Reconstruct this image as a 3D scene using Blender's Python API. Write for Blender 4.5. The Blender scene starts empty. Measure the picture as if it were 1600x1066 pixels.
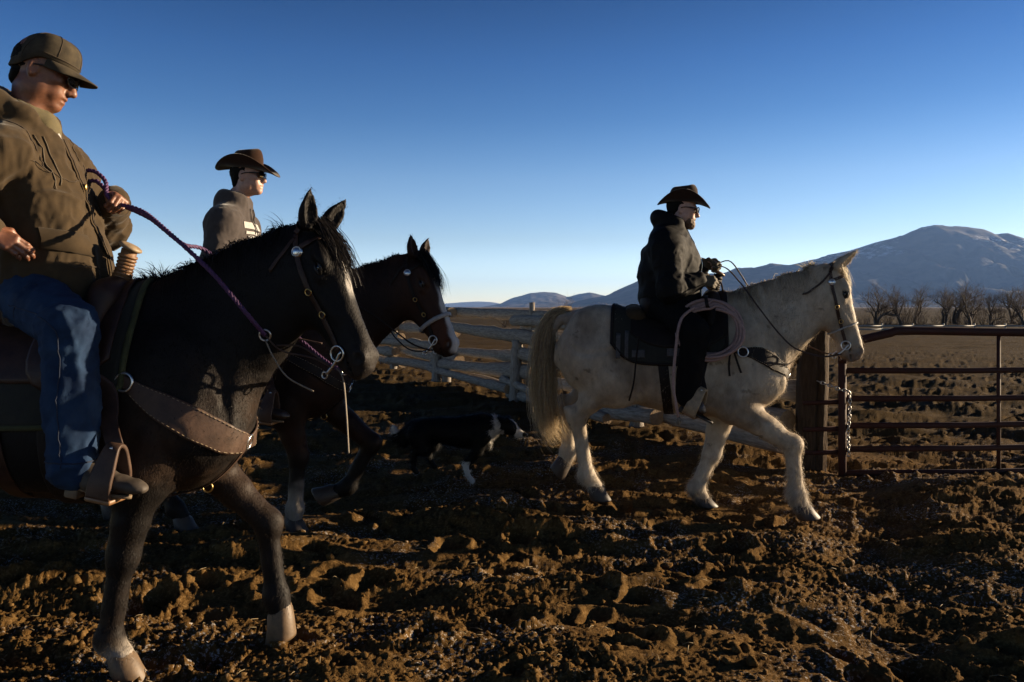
import bpy, math, random
import numpy as np
from mathutils import Vector, Matrix

# ------------------------------------------------------------------ camera, world, sun, exposure
SC = bpy.context.scene
COL = SC.collection
random.seed(7)
RNG = np.random.default_rng(7)
FPX, CX, HY, CAMZ = 1244.0, 800.0, 480.0, 1.45      # focal length in photo pixels, principal column, horizon row, eye height

cam_data = bpy.data.cameras.new('camera')
cam_data.sensor_width = 36.0
cam_data.lens = FPX * 36.0 / 1600.0
cam_data.shift_y = -(533.0 - HY) / 1600.0
cam_data.clip_start = 0.1
cam_data.clip_end = 90000.0
cam = bpy.data.objects.new('camera', cam_data)
COL.objects.link(cam)
cam.location = (0, 0, CAMZ)
cam.rotation_euler = (math.radians(90), 0, 0)
SC.camera = cam

SUN_AZ, SUN_EL = 18.0, 10.0          # degrees beyond the picture plane on the right, and above the horizon
world = bpy.data.worlds.new('World'); SC.world = world
world.use_nodes = True
_nt = world.node_tree; _nt.nodes.clear()
_sky = _nt.nodes.new('ShaderNodeTexSky'); _sky.sky_type = 'NISHITA'; _sky.sun_disc = False
_sky.sun_elevation = math.radians(SUN_EL); _sky.sun_rotation = math.radians(90 - SUN_AZ)
_sky.altitude = 1600; _sky.air_density = 1.0; _sky.dust_density = 0.25; _sky.ozone_density = 2.5
_bg = _nt.nodes.new('ShaderNodeBackground'); _bg.inputs['Strength'].default_value = 0.15
_wo = _nt.nodes.new('ShaderNodeOutputWorld')
# clear winter sky: blue deepens above the horizon; ramp darkened overhead to cut ambient fill
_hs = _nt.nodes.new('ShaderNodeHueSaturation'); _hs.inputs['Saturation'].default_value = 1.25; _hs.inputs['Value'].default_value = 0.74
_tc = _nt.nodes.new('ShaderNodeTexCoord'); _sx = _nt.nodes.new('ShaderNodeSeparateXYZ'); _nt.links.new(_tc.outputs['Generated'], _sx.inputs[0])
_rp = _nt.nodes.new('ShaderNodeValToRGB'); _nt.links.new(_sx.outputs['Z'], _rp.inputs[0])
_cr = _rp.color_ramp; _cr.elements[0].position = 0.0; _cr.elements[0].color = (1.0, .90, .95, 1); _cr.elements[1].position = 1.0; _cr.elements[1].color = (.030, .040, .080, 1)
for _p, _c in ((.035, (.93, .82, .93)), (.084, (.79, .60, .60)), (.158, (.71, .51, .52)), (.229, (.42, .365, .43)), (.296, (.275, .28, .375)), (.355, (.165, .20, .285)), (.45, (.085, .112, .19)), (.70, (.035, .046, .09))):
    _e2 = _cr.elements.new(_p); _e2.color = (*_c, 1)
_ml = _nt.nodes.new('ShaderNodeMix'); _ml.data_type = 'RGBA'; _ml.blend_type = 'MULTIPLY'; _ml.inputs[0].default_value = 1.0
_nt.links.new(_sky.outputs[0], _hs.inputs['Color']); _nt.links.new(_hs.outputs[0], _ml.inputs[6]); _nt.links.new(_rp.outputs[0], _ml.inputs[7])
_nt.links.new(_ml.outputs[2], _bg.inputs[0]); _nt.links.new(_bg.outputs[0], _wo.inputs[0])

sun_data = bpy.data.lights.new('sun', 'SUN')
sun_data.energy = 5.0; sun_data.angle = math.radians(0.5); sun_data.color = (1.0, 0.78, 0.52)
sun = bpy.data.objects.new('sun', sun_data); COL.objects.link(sun)
_a, _e = math.radians(SUN_AZ), math.radians(SUN_EL)
SUN_DIR = Vector((math.cos(_a) * math.cos(_e), math.sin(_a) * math.cos(_e), math.sin(_e)))
sun.rotation_euler = SUN_DIR.to_track_quat('Z', 'Y').to_euler()
sun.location = (30, 10, 30)

SC.view_settings.view_transform = 'Standard'; SC.view_settings.look = 'None'
SC.view_settings.exposure = 1.6; SC.view_settings.gamma = 1.0
SC.view_settings.use_curve_mapping = False
SC.render.engine = 'CYCLES'
SC.cycles.use_denoising = True
SC.cycles.max_bounces = 6; SC.cycles.diffuse_bounces = 2; SC.cycles.glossy_bounces = 2
SC.cycles.transparent_max_bounces = 8; SC.cycles.volume_bounces = 0
SC.cycles.use_adaptive_sampling = True

def at(px, py, d):
    """world point on the photo ray (px, py) at depth d metres"""
    return np.array([(px - CX) / FPX * d, d, CAMZ + (HY - py) / FPX * d])

# ------------------------------------------------------------------ noise
def _hash(i, j, k, s):
    h = (i.astype(np.uint32) * np.uint32(374761393) + j.astype(np.uint32) * np.uint32(668265263)
         + k.astype(np.uint32) * np.uint32(2147483647) + np.uint32((s * 1274126177) & 0xffffffff))
    h = (h ^ (h >> np.uint32(13))) * np.uint32(1274126177)
    h = h ^ (h >> np.uint32(16))
    return (h & np.uint32(0xffffff)).astype(np.float32) / np.float32(0xffffff)

def vnoise(p, seed=0):
    """value noise, -1..1, p (n,3) or (n,2)"""
    p = np.asarray(p, np.float32)
    f0 = np.floor(p); t = p - f0; t = t * t * t * (t * (t * 6 - 15) + 10)
    q = f0.astype(np.int64)
    if p.shape[1] == 2:
        z = np.zeros(len(p), np.int64); r = 0
        for a in (0, 1):
            for b in (0, 1):
                w = (t[:, 0] if a else 1 - t[:, 0]) * (t[:, 1] if b else 1 - t[:, 1])
                r = r + w * _hash(q[:, 0] + a, q[:, 1] + b, z, seed)
        return r * 2 - 1
    r = 0
    for a in (0, 1):
        for b in (0, 1):
            for c in (0, 1):
                w = (t[:, 0] if a else 1 - t[:, 0]) * (t[:, 1] if b else 1 - t[:, 1]) * (t[:, 2] if c else 1 - t[:, 2])
                r = r + w * _hash(q[:, 0] + a, q[:, 1] + b, q[:, 2] + c, seed)
    return r * 2 - 1

def fbm(p, octaves=4, seed=0, gain=0.5, lac=2.03):
    p = np.asarray(p, np.float32); a, s, r = 1.0, 0.0, 0
    for o in range(octaves):
        r = r + a * vnoise(p, seed + o * 17); s += a; a *= gain; p = p * lac + 11.3
    return r / s

# ------------------------------------------------------------------ objects and meshes
def link(name, me, mat=None, parent=None, M=None):
    o = bpy.data.objects.new(name, me); COL.objects.link(o)
    if mat is not None and me is not None and not me.materials: me.materials.append(mat)
    if parent is not None: o.parent = parent
    if M is not None: o.matrix_local = M
    return o

def empty(name, label, cat, loc=(0, 0, 0), rz=0.0, group=None):
    o = bpy.data.objects.new(name, None); COL.objects.link(o)
    o.empty_display_size = 0.1
    o.location = loc; o.rotation_euler = (0, 0, rz)
    return tag(o, label, cat, group)

def tag(o, label=None, cat=None, group=None, kind=None):
    if label: o['label'] = label
    if cat: o['category'] = cat
    if group: o['group'] = group
    if kind: o['kind'] = kind
    return o

def mesh_np(name, V, quads=None, tris=None, smooth=True):
    """mesh from numpy arrays, quads (n,4) and/or tris (n,3)"""
    me = bpy.data.meshes.new(name)
    V = np.ascontiguousarray(V, np.float32)
    nq = 0 if quads is None else len(quads); nt = 0 if tris is None else len(tris)
    me.vertices.add(len(V)); me.vertices.foreach_set('co', V.ravel())
    me.loops.add(nq * 4 + nt * 3); me.polygons.add(nq + nt)
    li, st, tot = [], [], []
    if nq: li.append(np.asarray(quads, np.int32).ravel())
    if nt: li.append(np.asarray(tris, np.int32).ravel())
    me.loops.foreach_set('vertex_index', np.concatenate(li).astype(np.int32))
    st = np.concatenate([np.arange(nq) * 4, nq * 4 + np.arange(nt) * 3]).astype(np.int32)
    me.polygons.foreach_set('loop_start', st)
    if smooth: me.polygons.foreach_set('use_smooth', np.ones(nq + nt, bool))
    me.update(calc_edges=True); me.validate()
    return me

class MB:
    """collects simple shapes into one mesh"""
    def __init__(s): s.v, s.q, s.t, s.n = [], [], [], 0
    def add(s, V, quads=None, tris=None):
        s.v.append(np.asarray(V, np.float32))
        if quads is not None and len(quads): s.q.append(np.asarray(quads, np.int64) + s.n)
        if tris is not None and len(tris): s.t.append(np.asarray(tris, np.int64) + s.n)
        s.n += len(V); return s
    def mesh(s, name, smooth=True):
        return mesh_np(name, np.concatenate(s.v), np.concatenate(s.q) if s.q else None, np.concatenate(s.t) if s.t else None, smooth)
    def build(s, name, mat, parent=None, smooth=True, M=None):
        return link(name, s.mesh(name, smooth), mat, parent, M)
    # --- shapes
    def tube(s, P, R, n=8, cap=True, flat=1.0, up=None, twist=0.0):
        """tube along points P with radii R; flat < 1 squeezes it along the 'up' side vector"""
        P = np.asarray(P, float); m = len(P)
        R = np.broadcast_to(np.asarray(R, float), (m,))
        T = np.gradient(P, axis=0); T /= np.linalg.norm(T, axis=1)[:, None] + 1e-12
        u = np.array(up if up is not None else (0, 0, 1.0), float)
        if up is None and abs(T[0] @ u) > 0.95: u = np.array((1.0, 0, 0))
        A, B = [], []
        for i in range(m):
            if up is not None: uu = np.array(up[i] if np.ndim(up) == 2 else up, float)
            else: uu = u
            b = np.cross(T[i], uu); nb = np.linalg.norm(b)
            if nb < 1e-6: b = B[-1] if B else np.array((0, 1.0, 0)); nb = 1
            b /= nb; a = np.cross(b, T[i]); A.append(a); B.append(b)
            if up is None: u = a
        A, B = np.array(A), np.array(B)
        th = np.linspace(0, 2 * np.pi, n, endpoint=False)[None, :] + twist
        V = P[:, None] + R[:, None, None] * (np.cos(th)[..., None] * B[:, None] + flat * np.sin(th)[..., None] * A[:, None])
        V = V.reshape(-1, 3)
        i, j = np.meshgrid(np.arange(m - 1), np.arange(n), indexing='ij'); j2 = (j + 1) % n
        Q = np.stack([i * n + j, i * n + j2, (i + 1) * n + j2, (i + 1) * n + j], -1).reshape(-1, 4)
        t = None
        if cap:
            V = np.vstack([V, P[0], P[-1]]); jj = np.arange(n); j2 = (jj + 1) % n
            t = np.vstack([np.stack([j2, jj, np.full(n, m * n)], -1),
                           np.stack([(m - 1) * n + jj, (m - 1) * n + j2, np.full(n, m * n + 1)], -1)])
        return s.add(V, Q, t)
    def box(s, c, h, M=None, bev=0.0):
        """box of half sizes h at c, chamfered"""
        h = np.asarray(h, float); b = min(bev, h.min() * 0.9)
        if b <= 0:
            V = np.array([(x, y, z) for x in (-1, 1) for y in (-1, 1) for z in (-1, 1)], float) * h
            Q = [(0, 1, 3, 2), (4, 6, 7, 5), (0, 4, 5, 1), (2, 3, 7, 6), (0, 2, 6, 4), (1, 5, 7, 3)]
            T = []
        else:
            V, idx = [], {}
            for x in (-1, 1):
                for y in (-1, 1):
                    for z in (-1, 1):
                        for a in range(3):
                            p = np.array((x, y, z), float) * (h - b); p[a] += (x, y, z)[a] * b
                            idx[(x, y, z, a)] = len(V); V.append(p)
            V = np.array(V); Q, T = [], []
            for a in range(3):
                u, w = [k for k in range(3) if k != a]
                for sg in (-1, 1):
                    f = []
                    for (su, sw) in ((-1, -1), (1, -1), (1, 1), (-1, 1)):
                        c3 = [0, 0, 0]; c3[a] = sg; c3[u] = su; c3[w] = sw; f.append(idx[(*c3, a)])
                    Q.append(f)
            for a in range(3):
                u, w = [k for k in range(3) if k != a]
                for su in (-1, 1):
                    for sw in (-1, 1):
                        def g(sa, ax):
                            c3 = [0, 0, 0]; c3[a] = sa; c3[u] = su; c3[w] = sw; return idx[(*c3, ax)]
                        Q.append([g(-1, u), g(1, u), g(1, w), g(-1, w)])
            for x in (-1, 1):
                for y in (-1, 1):
                    for z in (-1, 1): T.append([idx[(x, y, z, a)] for a in range(3)])
            # fix winding outward
            def fix(F):
                o = []
                for f in F:
                    P = V[f]; nrm = np.cross(P[1] - P[0], P[2] - P[0])
                    o.append(f if nrm @ P.mean(0) > 0 else f[::-1])
                return o
            Q, T = fix(Q), fix(T)
        if M is not None: V = V @ np.asarray(M)[:3, :3].T
        return s.add(V + np.asarray(c, float), Q, T)
    def lathe(s, prof, n=24, M=None, c=(0, 0, 0), caps=False):
        """profile [(r, z)] turned about z"""
        prof = np.asarray(prof, float); m = len(prof)
        th = np.linspace(0, 2 * np.pi, n, endpoint=False)
        V = np.stack([prof[:, 0:1] * np.cos(th), prof[:, 0:1] * np.sin(th), np.repeat(prof[:, 1:2], n, 1)], -1).reshape(-1, 3)
        i, j = np.meshgrid(np.arange(m - 1), np.arange(n), indexing='ij'); j2 = (j + 1) % n
        Q = np.stack([i * n + j, i * n + j2, (i + 1) * n + j2, (i + 1) * n + j], -1).reshape(-1, 4)
        if M is not None: V = V @ np.asarray(M)[:3, :3].T
        return s.add(V + np.asarray(c, float), Q)
    def torus(s, c, R, r, axis=(0, 1, 0), n=20, m=8, sx=1.0):
        z = Vector(axis).normalized(); q = z.to_track_quat('Z', 'X').to_matrix()
        th = np.linspace(0, 2 * np.pi, n, endpoint=False)
        P = np.stack([R * np.cos(th) * sx, R * np.sin(th), 0 * th], -1) @ np.array(q).T + np.asarray(c, float)
        C = P.mean(0); ph = np.linspace(0, 2 * np.pi, m, endpoint=False)
        rad = (P - C); rad /= np.linalg.norm(rad, axis=1)[:, None]
        V = P[:, None] + r * (np.cos(ph)[None, :, None] * rad[:, None] + np.sin(ph)[None, :, None] * np.array(z)[None, None])
        i, j = np.meshgrid(np.arange(n), np.arange(m), indexing='ij')
        i2, j2 = (i + 1) % n, (j + 1) % m
        return s.add(V.reshape(-1, 3), np.stack([i * m + j, i2 * m + j, i2 * m + j2, i * m + j2], -1).reshape(-1, 4))
    def ribbon(s, P, W, thick, side):
        """strap: points P, half-width W along the 'side' vectors, with thickness"""
        P = np.asarray(P, float); m = len(P)
        W = np.broadcast_to(np.asarray(W, float), (m,)); S = np.broadcast_to(np.asarray(side, float), (m, 3)).copy()
        T = np.gradient(P, axis=0); T /= np.linalg.norm(T, axis=1)[:, None] + 1e-9
        S -= (S * T).sum(1)[:, None] * T; S /= np.linalg.norm(S, axis=1)[:, None] + 1e-9
        N = np.cross(T, S)
        e = 0.75
        ring = [(-1, -e), (-1, e), (-.86, 1), (.86, 1), (1, e), (1, -e), (.86, -1), (-.86, -1)]
        V = np.stack([P + W[:, None] * a * S + thick * 0.5 * b * N for a, b in ring], 1).reshape(-1, 3); n = 8
        i, j = np.meshgrid(np.arange(m - 1), np.arange(n), indexing='ij'); j2 = (j + 1) % n
        Q = np.stack([i * n + j, i * n + j2, (i + 1) * n + j2, (i + 1) * n + j], -1).reshape(-1, 4)
        ends = [[0, 1, 2, 3], [0, 3, 4, 7], [4, 5, 6, 7]]
        E = [list(reversed(f)) for f in ends] + [[(m - 1) * n + k for k in f] for f in ends]
        return s.add(V, np.vstack([Q, E]))

def spline(P, n=40):
    """Catmull-Rom through points P, n samples"""
    P = np.asarray(P, float); m = len(P)
    Q = np.vstack([2 * P[0] - P[1], P, 2 * P[-1] - P[-2]])
    L = np.concatenate([[0], np.cumsum(np.linalg.norm(np.diff(P, axis=0), axis=1))])
    u = np.linspace(0, L[-1], n); i = np.clip(np.searchsorted(L, u, 'right') - 1, 0, m - 2)
    t = ((u - L[i]) / np.maximum(L[i + 1] - L[i], 1e-9))[:, None]
    a, b, c, d = Q[i], Q[i + 1], Q[i + 2], Q[i + 3]
    return 0.5 * (2 * b + (c - a) * t + (2 * a - 5 * b + 4 * c - d) * t ** 2 + (3 * b - a - 3 * c + d) * t ** 3)

# ------------------------------------------------------------------ implicit surfaces (smooth unions, surface nets)
def cubic(xs, ys, x):
    """smooth (Catmull-Rom) interpolation with clamped ends"""
    xs = np.asarray(xs, float); ys = np.asarray(ys, float)
    m = np.gradient(ys, xs); x = np.clip(x, xs[0], xs[-1])
    i = np.clip(np.searchsorted(xs, x, 'right') - 1, 0, len(xs) - 2)
    h = xs[i + 1] - xs[i]; t = (x - xs[i]) / h
    return ((2 * t**3 - 3 * t**2 + 1) * ys[i] + (t**3 - 2 * t**2 + t) * h * m[i] + (-2 * t**3 + 3 * t**2) * ys[i + 1] + (t**3 - t**2) * h * m[i + 1])

class SDF:
    def __init__(s): s.prims = []
    def _push(s, lo, hi, fn, k, op='+'): s.prims.append((np.asarray(lo, float), np.asarray(hi, float), fn, k, op)); return s
    def cone(s, a, b, ra, rb, k=0.03, lat=None, op='+'):
        """round cone a-b; lat = (axis unit vector, scale) stretches it sideways"""
        a, b = np.asarray(a, np.float32), np.asarray(b, np.float32)
        L = None
        if lat is not None:
            ax, sc = np.asarray(lat[0], np.float32), lat[1]; L = (ax / np.linalg.norm(ax), sc)
        def fn(p):
            q = p - a; ba = b - a
            if L is not None:
                q = q + (q @ L[0])[:, None] * (1 / L[1] - 1) * L[0]; ba = ba + (ba @ L[0]) * (1 / L[1] - 1) * L[0]
            l2 = ba @ ba + 1e-12
            t = np.clip(q @ ba / l2, 0, 1)
            d = np.linalg.norm(q - t[:, None] * ba, axis=1) - (ra + (rb - ra) * t)
            return d * (min(1.0, L[1]) if L is not None else 1)
        R = max(ra, rb) * max(1.0, lat[1] if lat else 1.0)
        return s._push(np.minimum(a, b) - R, np.maximum(a, b) + R, fn, k, op)
    def chain(s, P, R, k=0.02, lat=None):
        for i in range(len(P) - 1): s.cone(P[i], P[i + 1], R[i], R[i + 1], k if i == 0 else min(k, 0.012), lat)
        return s
    def ell(s, c, r, k=0.03, M=None, op='+'):
        c = np.asarray(c, np.float32); r = np.asarray(r, np.float32); R = np.eye(3, dtype=np.float32) if M is None else np.asarray(M, np.float32)[:3, :3]
        def fn(p):
            q = (p - c) @ R
            k0 = np.linalg.norm(q / r, axis=1); k1 = np.linalg.norm(q / r**2, axis=1) + 1e-9
            return np.where(k0 < 1e-3, -r.min(), k0 * (k0 - 1) / k1)
        e = np.abs(R) @ r
        return s._push(c - e, c + e, fn, k, op)
    def loft(s, xs, top, bot, wid, k=0.05, M=None, o=(0, 0, 0), power=2.0, wedge=0.0, mid=None, op='+', round_ends=0.3):
        """loft along local x: section between bot and top (local z), half-width wid (local y); M (3x3, columns = local axes), o origin"""
        R = np.eye(3) if M is None else np.asarray(M, float)[:3, :3]; o = np.asarray(o, float)
        xs = np.asarray(xs, float)
        lx = np.linspace(xs[0], xs[-1], 200); lt, lb, lw = (cubic(xs, v, lx) for v in (top, bot, wid))
        lm = None if mid is None else cubic(xs, mid, lx)
        def fn(p):
            q = ((p - o) @ R).astype(np.float32); x = q[:, 0]; xc = np.clip(x, xs[0], xs[-1])
            t, b, w = (np.interp(xc, lx, v).astype(np.float32) for v in (lt, lb, lw))
            c = (t + b) / 2; h = np.maximum((t - b) / 2, 0.004); w = np.maximum(w, 0.004)
            zz = (q[:, 2] - c) / h; ym = 0 if mid is None else np.interp(xc, lx, lm)
            w = w * np.clip(1 - wedge * zz, 0.35, 1.6)
            yy = (q[:, 1] - ym) / w
            ex = np.abs(x - xc) / (np.minimum(h, w) * round_ends + 1e-4)
            n = np.sqrt(yy * yy + zz * zz + ex * ex) if power == 2 else (np.abs(yy)**power + np.abs(zz)**power + ex**power)**(1 / power)
            g = np.sqrt((yy / w)**2 + (zz / h)**2 + (ex / (np.minimum(h, w) * round_ends + 1e-4))**2) + 1e-6
            g = g / np.maximum(n, 1e-4)
            return np.where(n < 0.25, -0.75 * np.minimum(h, w), (n - 1) / g)
        lo = np.array([xs[0], -max(wid) * 1.6, min(bot)]) - 0.05; hi = np.array([xs[-1], max(wid) * 1.6, max(top)]) + 0.05
        if mid is not None: lo[1] += min(mid); hi[1] += max(mid)
        C = np.array([(a, b, c) for a in (lo[0], hi[0]) for b in (lo[1], hi[1]) for c in (lo[2], hi[2])]) @ R.T + o
        return s._push(C.min(0), C.max(0), fn, k, op)
    def mesh(s, name, res, disp=None, smooth_it=1):
        V, Q = s.raw(res, smooth_it)
        if disp is not None:
            N = vnormals(V, Q); V = V + N * disp(V)[:, None]
        return mesh_np(name, V, Q)
    def raw(s, res, smooth_it=1, m=4):
        add = [p for p in s.prims if p[4] == '+']
        lo = np.min([p[0] for p in add], 0) - 3 * res - 0.02; hi = np.max([p[1] for p in add], 0) + 3 * res + 0.02
        nb = np.ceil(((hi - lo) / res + 1) / m).astype(int); n = nb * m
        ax = [lo[d] + res * (m * np.arange(nb[d]) + (m - 1) / 2) for d in range(3)]
        C = np.stack(np.meshgrid(*ax, indexing='ij'), -1).reshape(-1, 3).astype(np.float32)
        def ev(P, D, sel_fn):
            for (a, b, fn, k, op) in s.prims:
                I = sel_fn(a, b, k)
                if not len(I): continue
                d = fn(P[I]).astype(np.float32); e = D[I]
                if op == '+':
                    if k > 0: h = np.maximum(k - np.abs(e - d), 0) / k; D[I] = np.minimum(e, d) - h * h * k * 0.25
                    else: D[I] = np.minimum(e, d)
                else:
                    d = -d
                    if k > 0: h = np.maximum(k - np.abs(e - d), 0) / k; D[I] = np.maximum(e, d) + h * h * k * 0.25
                    else: D[I] = np.maximum(e, d)
            return D
        hd = m * res * 0.87
        def sel(P, pad): return lambda a, b, k: np.nonzero(((P > a - 1.3 * k - pad) & (P < b + 1.3 * k + pad)).all(1))[0]
        Dc = ev(C, np.full(len(C), 0.5, np.float32), sel(C, 2.5 * hd + res))
        act = np.nonzero(np.abs(Dc) < 1.8 * hd + res)[0]
        o = np.stack(np.meshgrid(*[np.arange(m)] * 3, indexing='ij'), -1).reshape(-1, 3) - (m - 1) / 2
        B = C[act]; FP = (B[:, None] + (o * res).astype(np.float32)[None]); q = m ** 3
        FPf = FP.reshape(-1, 3); ar = np.arange(q)
        def selb(a, b, k):
            I = np.nonzero(((B > a - 1.3 * k - hd - res) & (B < b + 1.3 * k + hd + res)).all(1))[0]
            return (I[:, None] * q + ar).ravel()
        Df = ev(FPf, np.full(len(FPf), 0.5, np.float32), selb)
        D = np.repeat(np.where(Dc < 0, np.float32(-0.5), np.float32(0.5))[:, None], q, 1)
        D[act] = Df.reshape(-1, q)
        D = D.reshape(nb[0], nb[1], nb[2], m, m, m).transpose(0, 3, 1, 4, 2, 5).reshape(n)
        V, Q = surface_nets(D); V = V * res + lo
        for _ in range(smooth_it): V = relax(V, Q, 0.5)
        return V, Q

def surface_nets(D):
    S = D < 0
    c = np.zeros(np.array(D.shape) - 1, np.int8)
    for a in (0, 1):
        for b in (0, 1):
            for e in (0, 1):
                c += S[a:D.shape[0] - 1 + a, b:D.shape[1] - 1 + b, e:D.shape[2] - 1 + e]
    I = np.argwhere((c > 0) & (c < 8)); idx = np.full(c.shape, -1, np.int64)
    idx[I[:, 0], I[:, 1], I[:, 2]] = np.arange(len(I))
    acc = np.zeros((len(I), 3)); cnt = np.zeros(len(I))
    cor = [(a, b, e) for a in (0, 1) for b in (0, 1) for e in (0, 1)]
    for A in cor:
        for ax in range(3):
            if A[ax]: continue
            B = list(A); B[ax] = 1
            d0 = D[I[:, 0] + A[0], I[:, 1] + A[1], I[:, 2] + A[2]]; d1 = D[I[:, 0] + B[0], I[:, 1] + B[1], I[:, 2] + B[2]]
            m = (d0 < 0) != (d1 < 0)
            t = np.where(m, d0 / np.where(m, d0 - d1, 1), 0)
            p = np.tile(np.array(A, float), (len(I), 1)); p[:, ax] += t
            acc[m] += p[m]; cnt[m] += 1
    V = I + acc / cnt[:, None]
    Q = []
    for ax in range(3):
        sl0 = [slice(1, -1)] * 3; sl1 = [slice(1, -1)] * 3
        sl0[ax] = slice(0, -1); sl1[ax] = slice(1, None)
        s0, s1 = S[tuple(sl0)], S[tuple(sl1)]
        E = np.argwhere(s0 != s1)
        if not len(E): continue
        inside = s0[E[:, 0], E[:, 1], E[:, 2]]
        off = np.ones(3, int); off[ax] = 0; E = E + off
        u, w = (ax + 1) % 3, (ax + 2) % 3
        def cell(du, dw):
            F = E.copy(); F[:, u] += du; F[:, w] += dw
            return idx[F[:, 0], F[:, 1], F[:, 2]]
        q = np.stack([cell(-1, -1), cell(0, -1), cell(0, 0), cell(-1, 0)], -1)
        q[~inside] = q[~inside][:, ::-1]; Q.append(q)
    Q = np.concatenate(Q); Q = Q[(Q >= 0).all(1)]
    return V, Q

def relax(V, Q, w):
    acc = np.zeros_like(V); cnt = np.zeros(len(V))
    for a in range(4):
        i, j = Q[:, a], Q[:, (a + 1) % 4]
        for d in range(3): acc[:, d] += np.bincount(i, V[j, d], len(V)) + np.bincount(j, V[i, d], len(V))
        cnt += np.bincount(i, minlength=len(V)) + np.bincount(j, minlength=len(V))
    return V * (1 - w) + w * acc / np.maximum(cnt, 1)[:, None]

def vnormals(V, Q):
    n = np.cross(V[Q[:, 2]] - V[Q[:, 0]], V[Q[:, 3]] - V[Q[:, 1]]); N = np.zeros_like(V)
    for a in range(4):
        for d in range(3): N[:, d] += np.bincount(Q[:, a], n[:, d], len(V))
    return N / (np.linalg.norm(N, axis=1)[:, None] + 1e-12)

def join_raw(parts):
    Vs, Qs, n = [], [], 0
    for V, Q in parts: Vs.append(V); Qs.append(Q + n); n += len(V)
    return np.concatenate(Vs), np.concatenate(Qs)

def set_col(me, C, name='Col'):
    at_ = me.color_attributes.new(name, 'FLOAT_COLOR', 'POINT')
    A = np.ones((len(C), 4), np.float32); A[:, :3] = C
    at_.data.foreach_set('color', A.ravel())

def sstep(a, b, x): t = np.clip((x - a) / (b - a), 0, 1); return t * t * (3 - 2 * t)
def mix(a, b, t): return a + (b - a) * np.asarray(t)[..., None]
def rotm(axis, deg): return np.array(Matrix.Rotation(math.radians(deg), 3, axis))
def basis(x, up=(0, 0, 1)):
    """3x3 with columns local x (given), y (left), z (near up)"""
    x = np.asarray(x, float); x = x / np.linalg.norm(x); y = np.cross(up, x); y /= np.linalg.norm(y); z = np.cross(x, y)
    return np.stack([x, y, z], 1)

# ------------------------------------------------------------------ materials
MATS = {}
DARK = 0.5          # dims non-metal base colours so that skylit shade renders deeper
def mat(name, color=(0.5, 0.5, 0.5), rough=0.7, metal=0.0, vcol=False, noise=0.25, nscale=30.0, bump=0.0, bscale=200.0, bdist=0.002,
        spec=0.5, sheen=0.0, sss=0.0, stretch=(1, 1, 1), color2=None, trans=0.0, coat=0.0, anis=0.0):
    if name in MATS: return MATS[name]
    tone = DARK if metal < .5 else 1.0
    color = tuple(c * tone for c in color); color2 = None if color2 is None else tuple(c * tone for c in color2)
    m = bpy.data.materials.new(name); m.use_nodes = True; nt = m.node_tree; N, L = nt.nodes, nt.links
    b = N['Principled BSDF']
    b.inputs['Roughness'].default_value = rough; b.inputs['Metallic'].default_value = metal
    b.inputs['Specular IOR Level'].default_value = spec
    if sheen: b.inputs['Sheen Weight'].default_value = sheen; b.inputs['Sheen Roughness'].default_value = 0.4
    if coat: b.inputs['Coat Weight'].default_value = coat; b.inputs['Coat Roughness'].default_value = 0.25
    if sss: b.inputs['Subsurface Weight'].default_value = sss; b.inputs['Subsurface Radius'].default_value = (1, .35, .2); b.inputs['Subsurface Scale'].default_value = 0.008
    tc = N.new('ShaderNodeTexCoord'); mp = N.new('ShaderNodeMapping'); mp.inputs['Scale'].default_value = stretch
    L.new(tc.outputs['Object'], mp.inputs[0])
    nz = N.new('ShaderNodeTexNoise'); nz.inputs['Scale'].default_value = nscale; nz.inputs['Detail'].default_value = 6; nz.inputs['Roughness'].default_value = 0.6
    L.new(mp.outputs[0], nz.inputs[0])
    mr = N.new('ShaderNodeMapRange'); mr.inputs[1].default_value = 0.3; mr.inputs[2].default_value = 0.7
    L.new(nz.outputs[0], mr.inputs[0])
    mx = N.new('ShaderNodeMix'); mx.data_type = 'RGBA'
    L.new(mr.outputs[0], mx.inputs[0])
    if vcol:
        vc = N.new('ShaderNodeVertexColor'); vc.layer_name = 'Col'
        lo = N.new('ShaderNodeMix'); lo.data_type = 'RGBA'; lo.blend_type = 'MULTIPLY'; lo.inputs[0].default_value = 1.0
        L.new(vc.outputs[0], lo.inputs[6]); lo.inputs[7].default_value = (*[(1 - noise) * tone] * 3, 1)
        hi = N.new('ShaderNodeMix'); hi.data_type = 'RGBA'; hi.blend_type = 'MULTIPLY'; hi.inputs[0].default_value = 1.0
        L.new(vc.outputs[0], hi.inputs[6]); hi.inputs[7].default_value = (*[(1 + noise) * tone] * 3, 1)
        L.new(lo.outputs[2], mx.inputs[6]); L.new(hi.outputs[2], mx.inputs[7])
    else:
        c2 = color2 or tuple(min(1, c * (1 + noise)) for c in color)
        c1 = color if color2 else tuple(c * (1 - noise) for c in color)
        mx.inputs[6].default_value = (*c1, 1); mx.inputs[7].default_value = (*c2, 1)
    L.new(mx.outputs[2], b.inputs['Base Color'])
    rr = N.new('ShaderNodeMapRange'); rr.inputs[3].default_value = max(0.02, rough - 0.12 * (1 - metal)); rr.inputs[4].default_value = min(1, rough + 0.1)
    L.new(nz.outputs[0], rr.inputs[0]); L.new(rr.outputs[0], b.inputs['Roughness'])
    if bump:
        n2 = N.new('ShaderNodeTexNoise'); n2.inputs['Scale'].default_value = bscale; n2.inputs['Detail'].default_value = 4
        L.new(mp.outputs[0], n2.inputs[0])
        bp = N.new('ShaderNodeBump'); bp.inputs['Strength'].default_value = bump; bp.inputs['Distance'].default_value = bdist
        L.new(n2.outputs[0], bp.inputs['Height']); L.new(bp.outputs[0], b.inputs['Normal'])
    MATS[name] = m
    return m

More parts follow.
